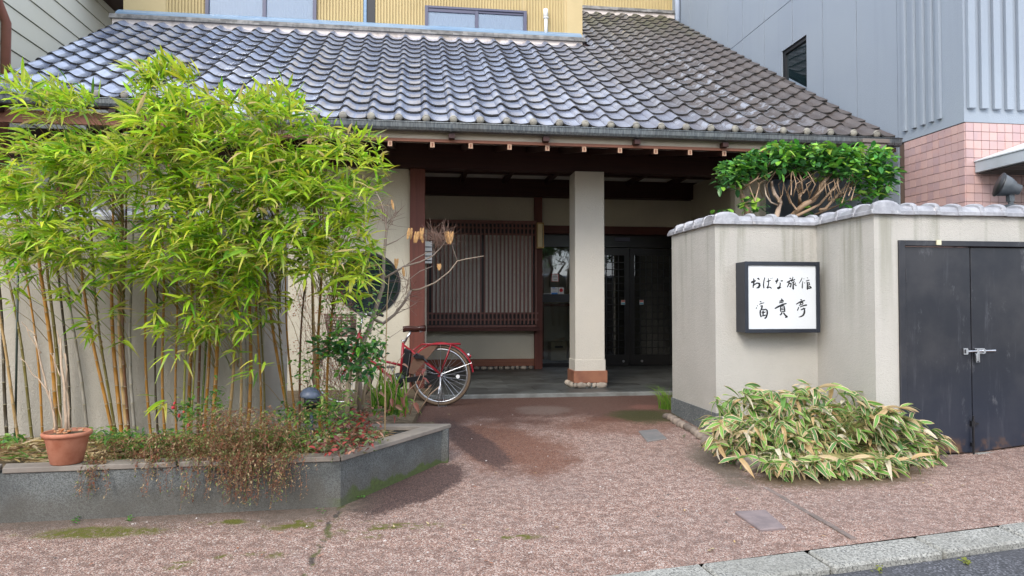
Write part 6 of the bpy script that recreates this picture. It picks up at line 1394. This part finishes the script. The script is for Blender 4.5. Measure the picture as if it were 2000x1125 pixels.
# dry coral flower sprays behind the shrub
hy = thing('dry_flower_shrub', 'wiry shrub of rusty dried florets between bamboo and round window', 'shrub', (float(onY(640, 760, 5.9)[0]), 5.9, .1)); m7 = MB(); m8 = MB()
for _ in range(70):
    xb, yb = rr.uniform(600, 690), rr.uniform(740, 780); xt = rr.uniform(575, 700); yt = rr.uniform(560, 740); Yq = 5.85 + rr.uniform(-.15, .15)
    a = onY(xb, yb, Yq); b = onY(xt, yt, Yq); mid = (a + b) / 2 + np.array([rr.gauss(0, .05), 0, .05]); stubes(m7, [tuple(a), tuple(mid), tuple(b)], [.002, .0016, .001], (.30, .15, .10), 3)
    for k in range(12):
        q = b + np.array([rr.gauss(0, .035), rr.gauss(0, .03), rr.gauss(0, .035)]); az = rr.uniform(-3, 3); c_ = rr.choice([(.50, .16, .07), (.42, .12, .06), (.55, .24, .12)]); add_leaf(m8, q, np.array([math.cos(az), math.sin(az), rr.gauss(0, .6)]), .016, .012, 0, 0, c_, c_)
obj('stems', m7, M['twig'], hy); obj('florets', m8, M['leaf'], hy, stuff=True)
# small weeds at the foot of the stone edging and in the kerb
mb = MB()
for (x_, y_, rx, n_) in ((1400, 884, 14, 26), (1432, 905, 16, 34), (1450, 908, 10, 20), (1525, 930, 14, 30), (1540, 940, 10, 18), (1885, 1083, 8, 22), (1715, 1100, 8, 10), (150, 1018, 6, 10), (255, 1016, 5, 8), (700, 975, 8, 12), (630, 1000, 6, 8), (1335, 855, 5, 6)):
    for _ in range(n_):
        p = onG(x_ + rr.gauss(0, rx * .6), y_ + rr.gauss(0, 3)); p[2] += rr.uniform(0, .02) - (.045 if y_ > 1070 else 0); az = rr.uniform(-3.1, 3.1); l_ = rr.uniform(.012, .032); c_ = rr.choice([(.06, .20, .03), (.10, .26, .04), (.05, .14, .03)]); c_ = (.22, .24, .04) if y_ > 1070 else c_; add_leaf(mb, p, np.array([math.cos(az), math.sin(az), rr.uniform(.2, 1)]), l_, l_ * .6, .3, 0, c_, c_, shape='ovate')
cover('small_weeds', 'tiny green weeds sprouting at the stone edging and the kerb gutter', 'weeds', mb, M['leaf'], None)

# loose grit and dead leaves scattered on the paving
gr_ = MB()
for _ in range(420):
    px_, py_ = rr.uniform(0, 1950), rr.uniform(800, 1120)
    p = onG(px_, py_)
    if p[1] > 8.5 or (p[0] < .3 and p[1] > 4.5) or (p[0] > 2.5 and p[1] > 4.75) or (p[1] - KA[1]) < (p[0] - KA[0]) * kd[1] / kd[0] + .03: continue
    if rr.random() < .8:
        r_ = rr.uniform(.003, .008); k = len(gr_.v); gr_.blob((p[0], p[1], p[2] + r_ * .4), (r_, r_ * .8, r_ * .6), rr.randint(0, 999), 6, 4, .2); c_ = rr.choice([(.35, .30, .27), (.12, .10, .09), (.5, .45, .42)]); gr_.c += [list(c_) + [1]] * (len(gr_.v) - k)
    else:
        c_ = rr.choice([(.45, .30, .14), (.30, .12, .06), (.5, .4, .2)]); a = rr.uniform(-3, 3); add_leaf(gr_, p + np.array([0, 0, .006]), np.array([math.cos(a), math.sin(a), .05]), rr.uniform(.02, .05), .010, -.1, 0, c_, c_)
cover('paving_grit', 'loose grit and small dead leaves scattered over the pink paving', 'grit', gr_, M['twig'], None)
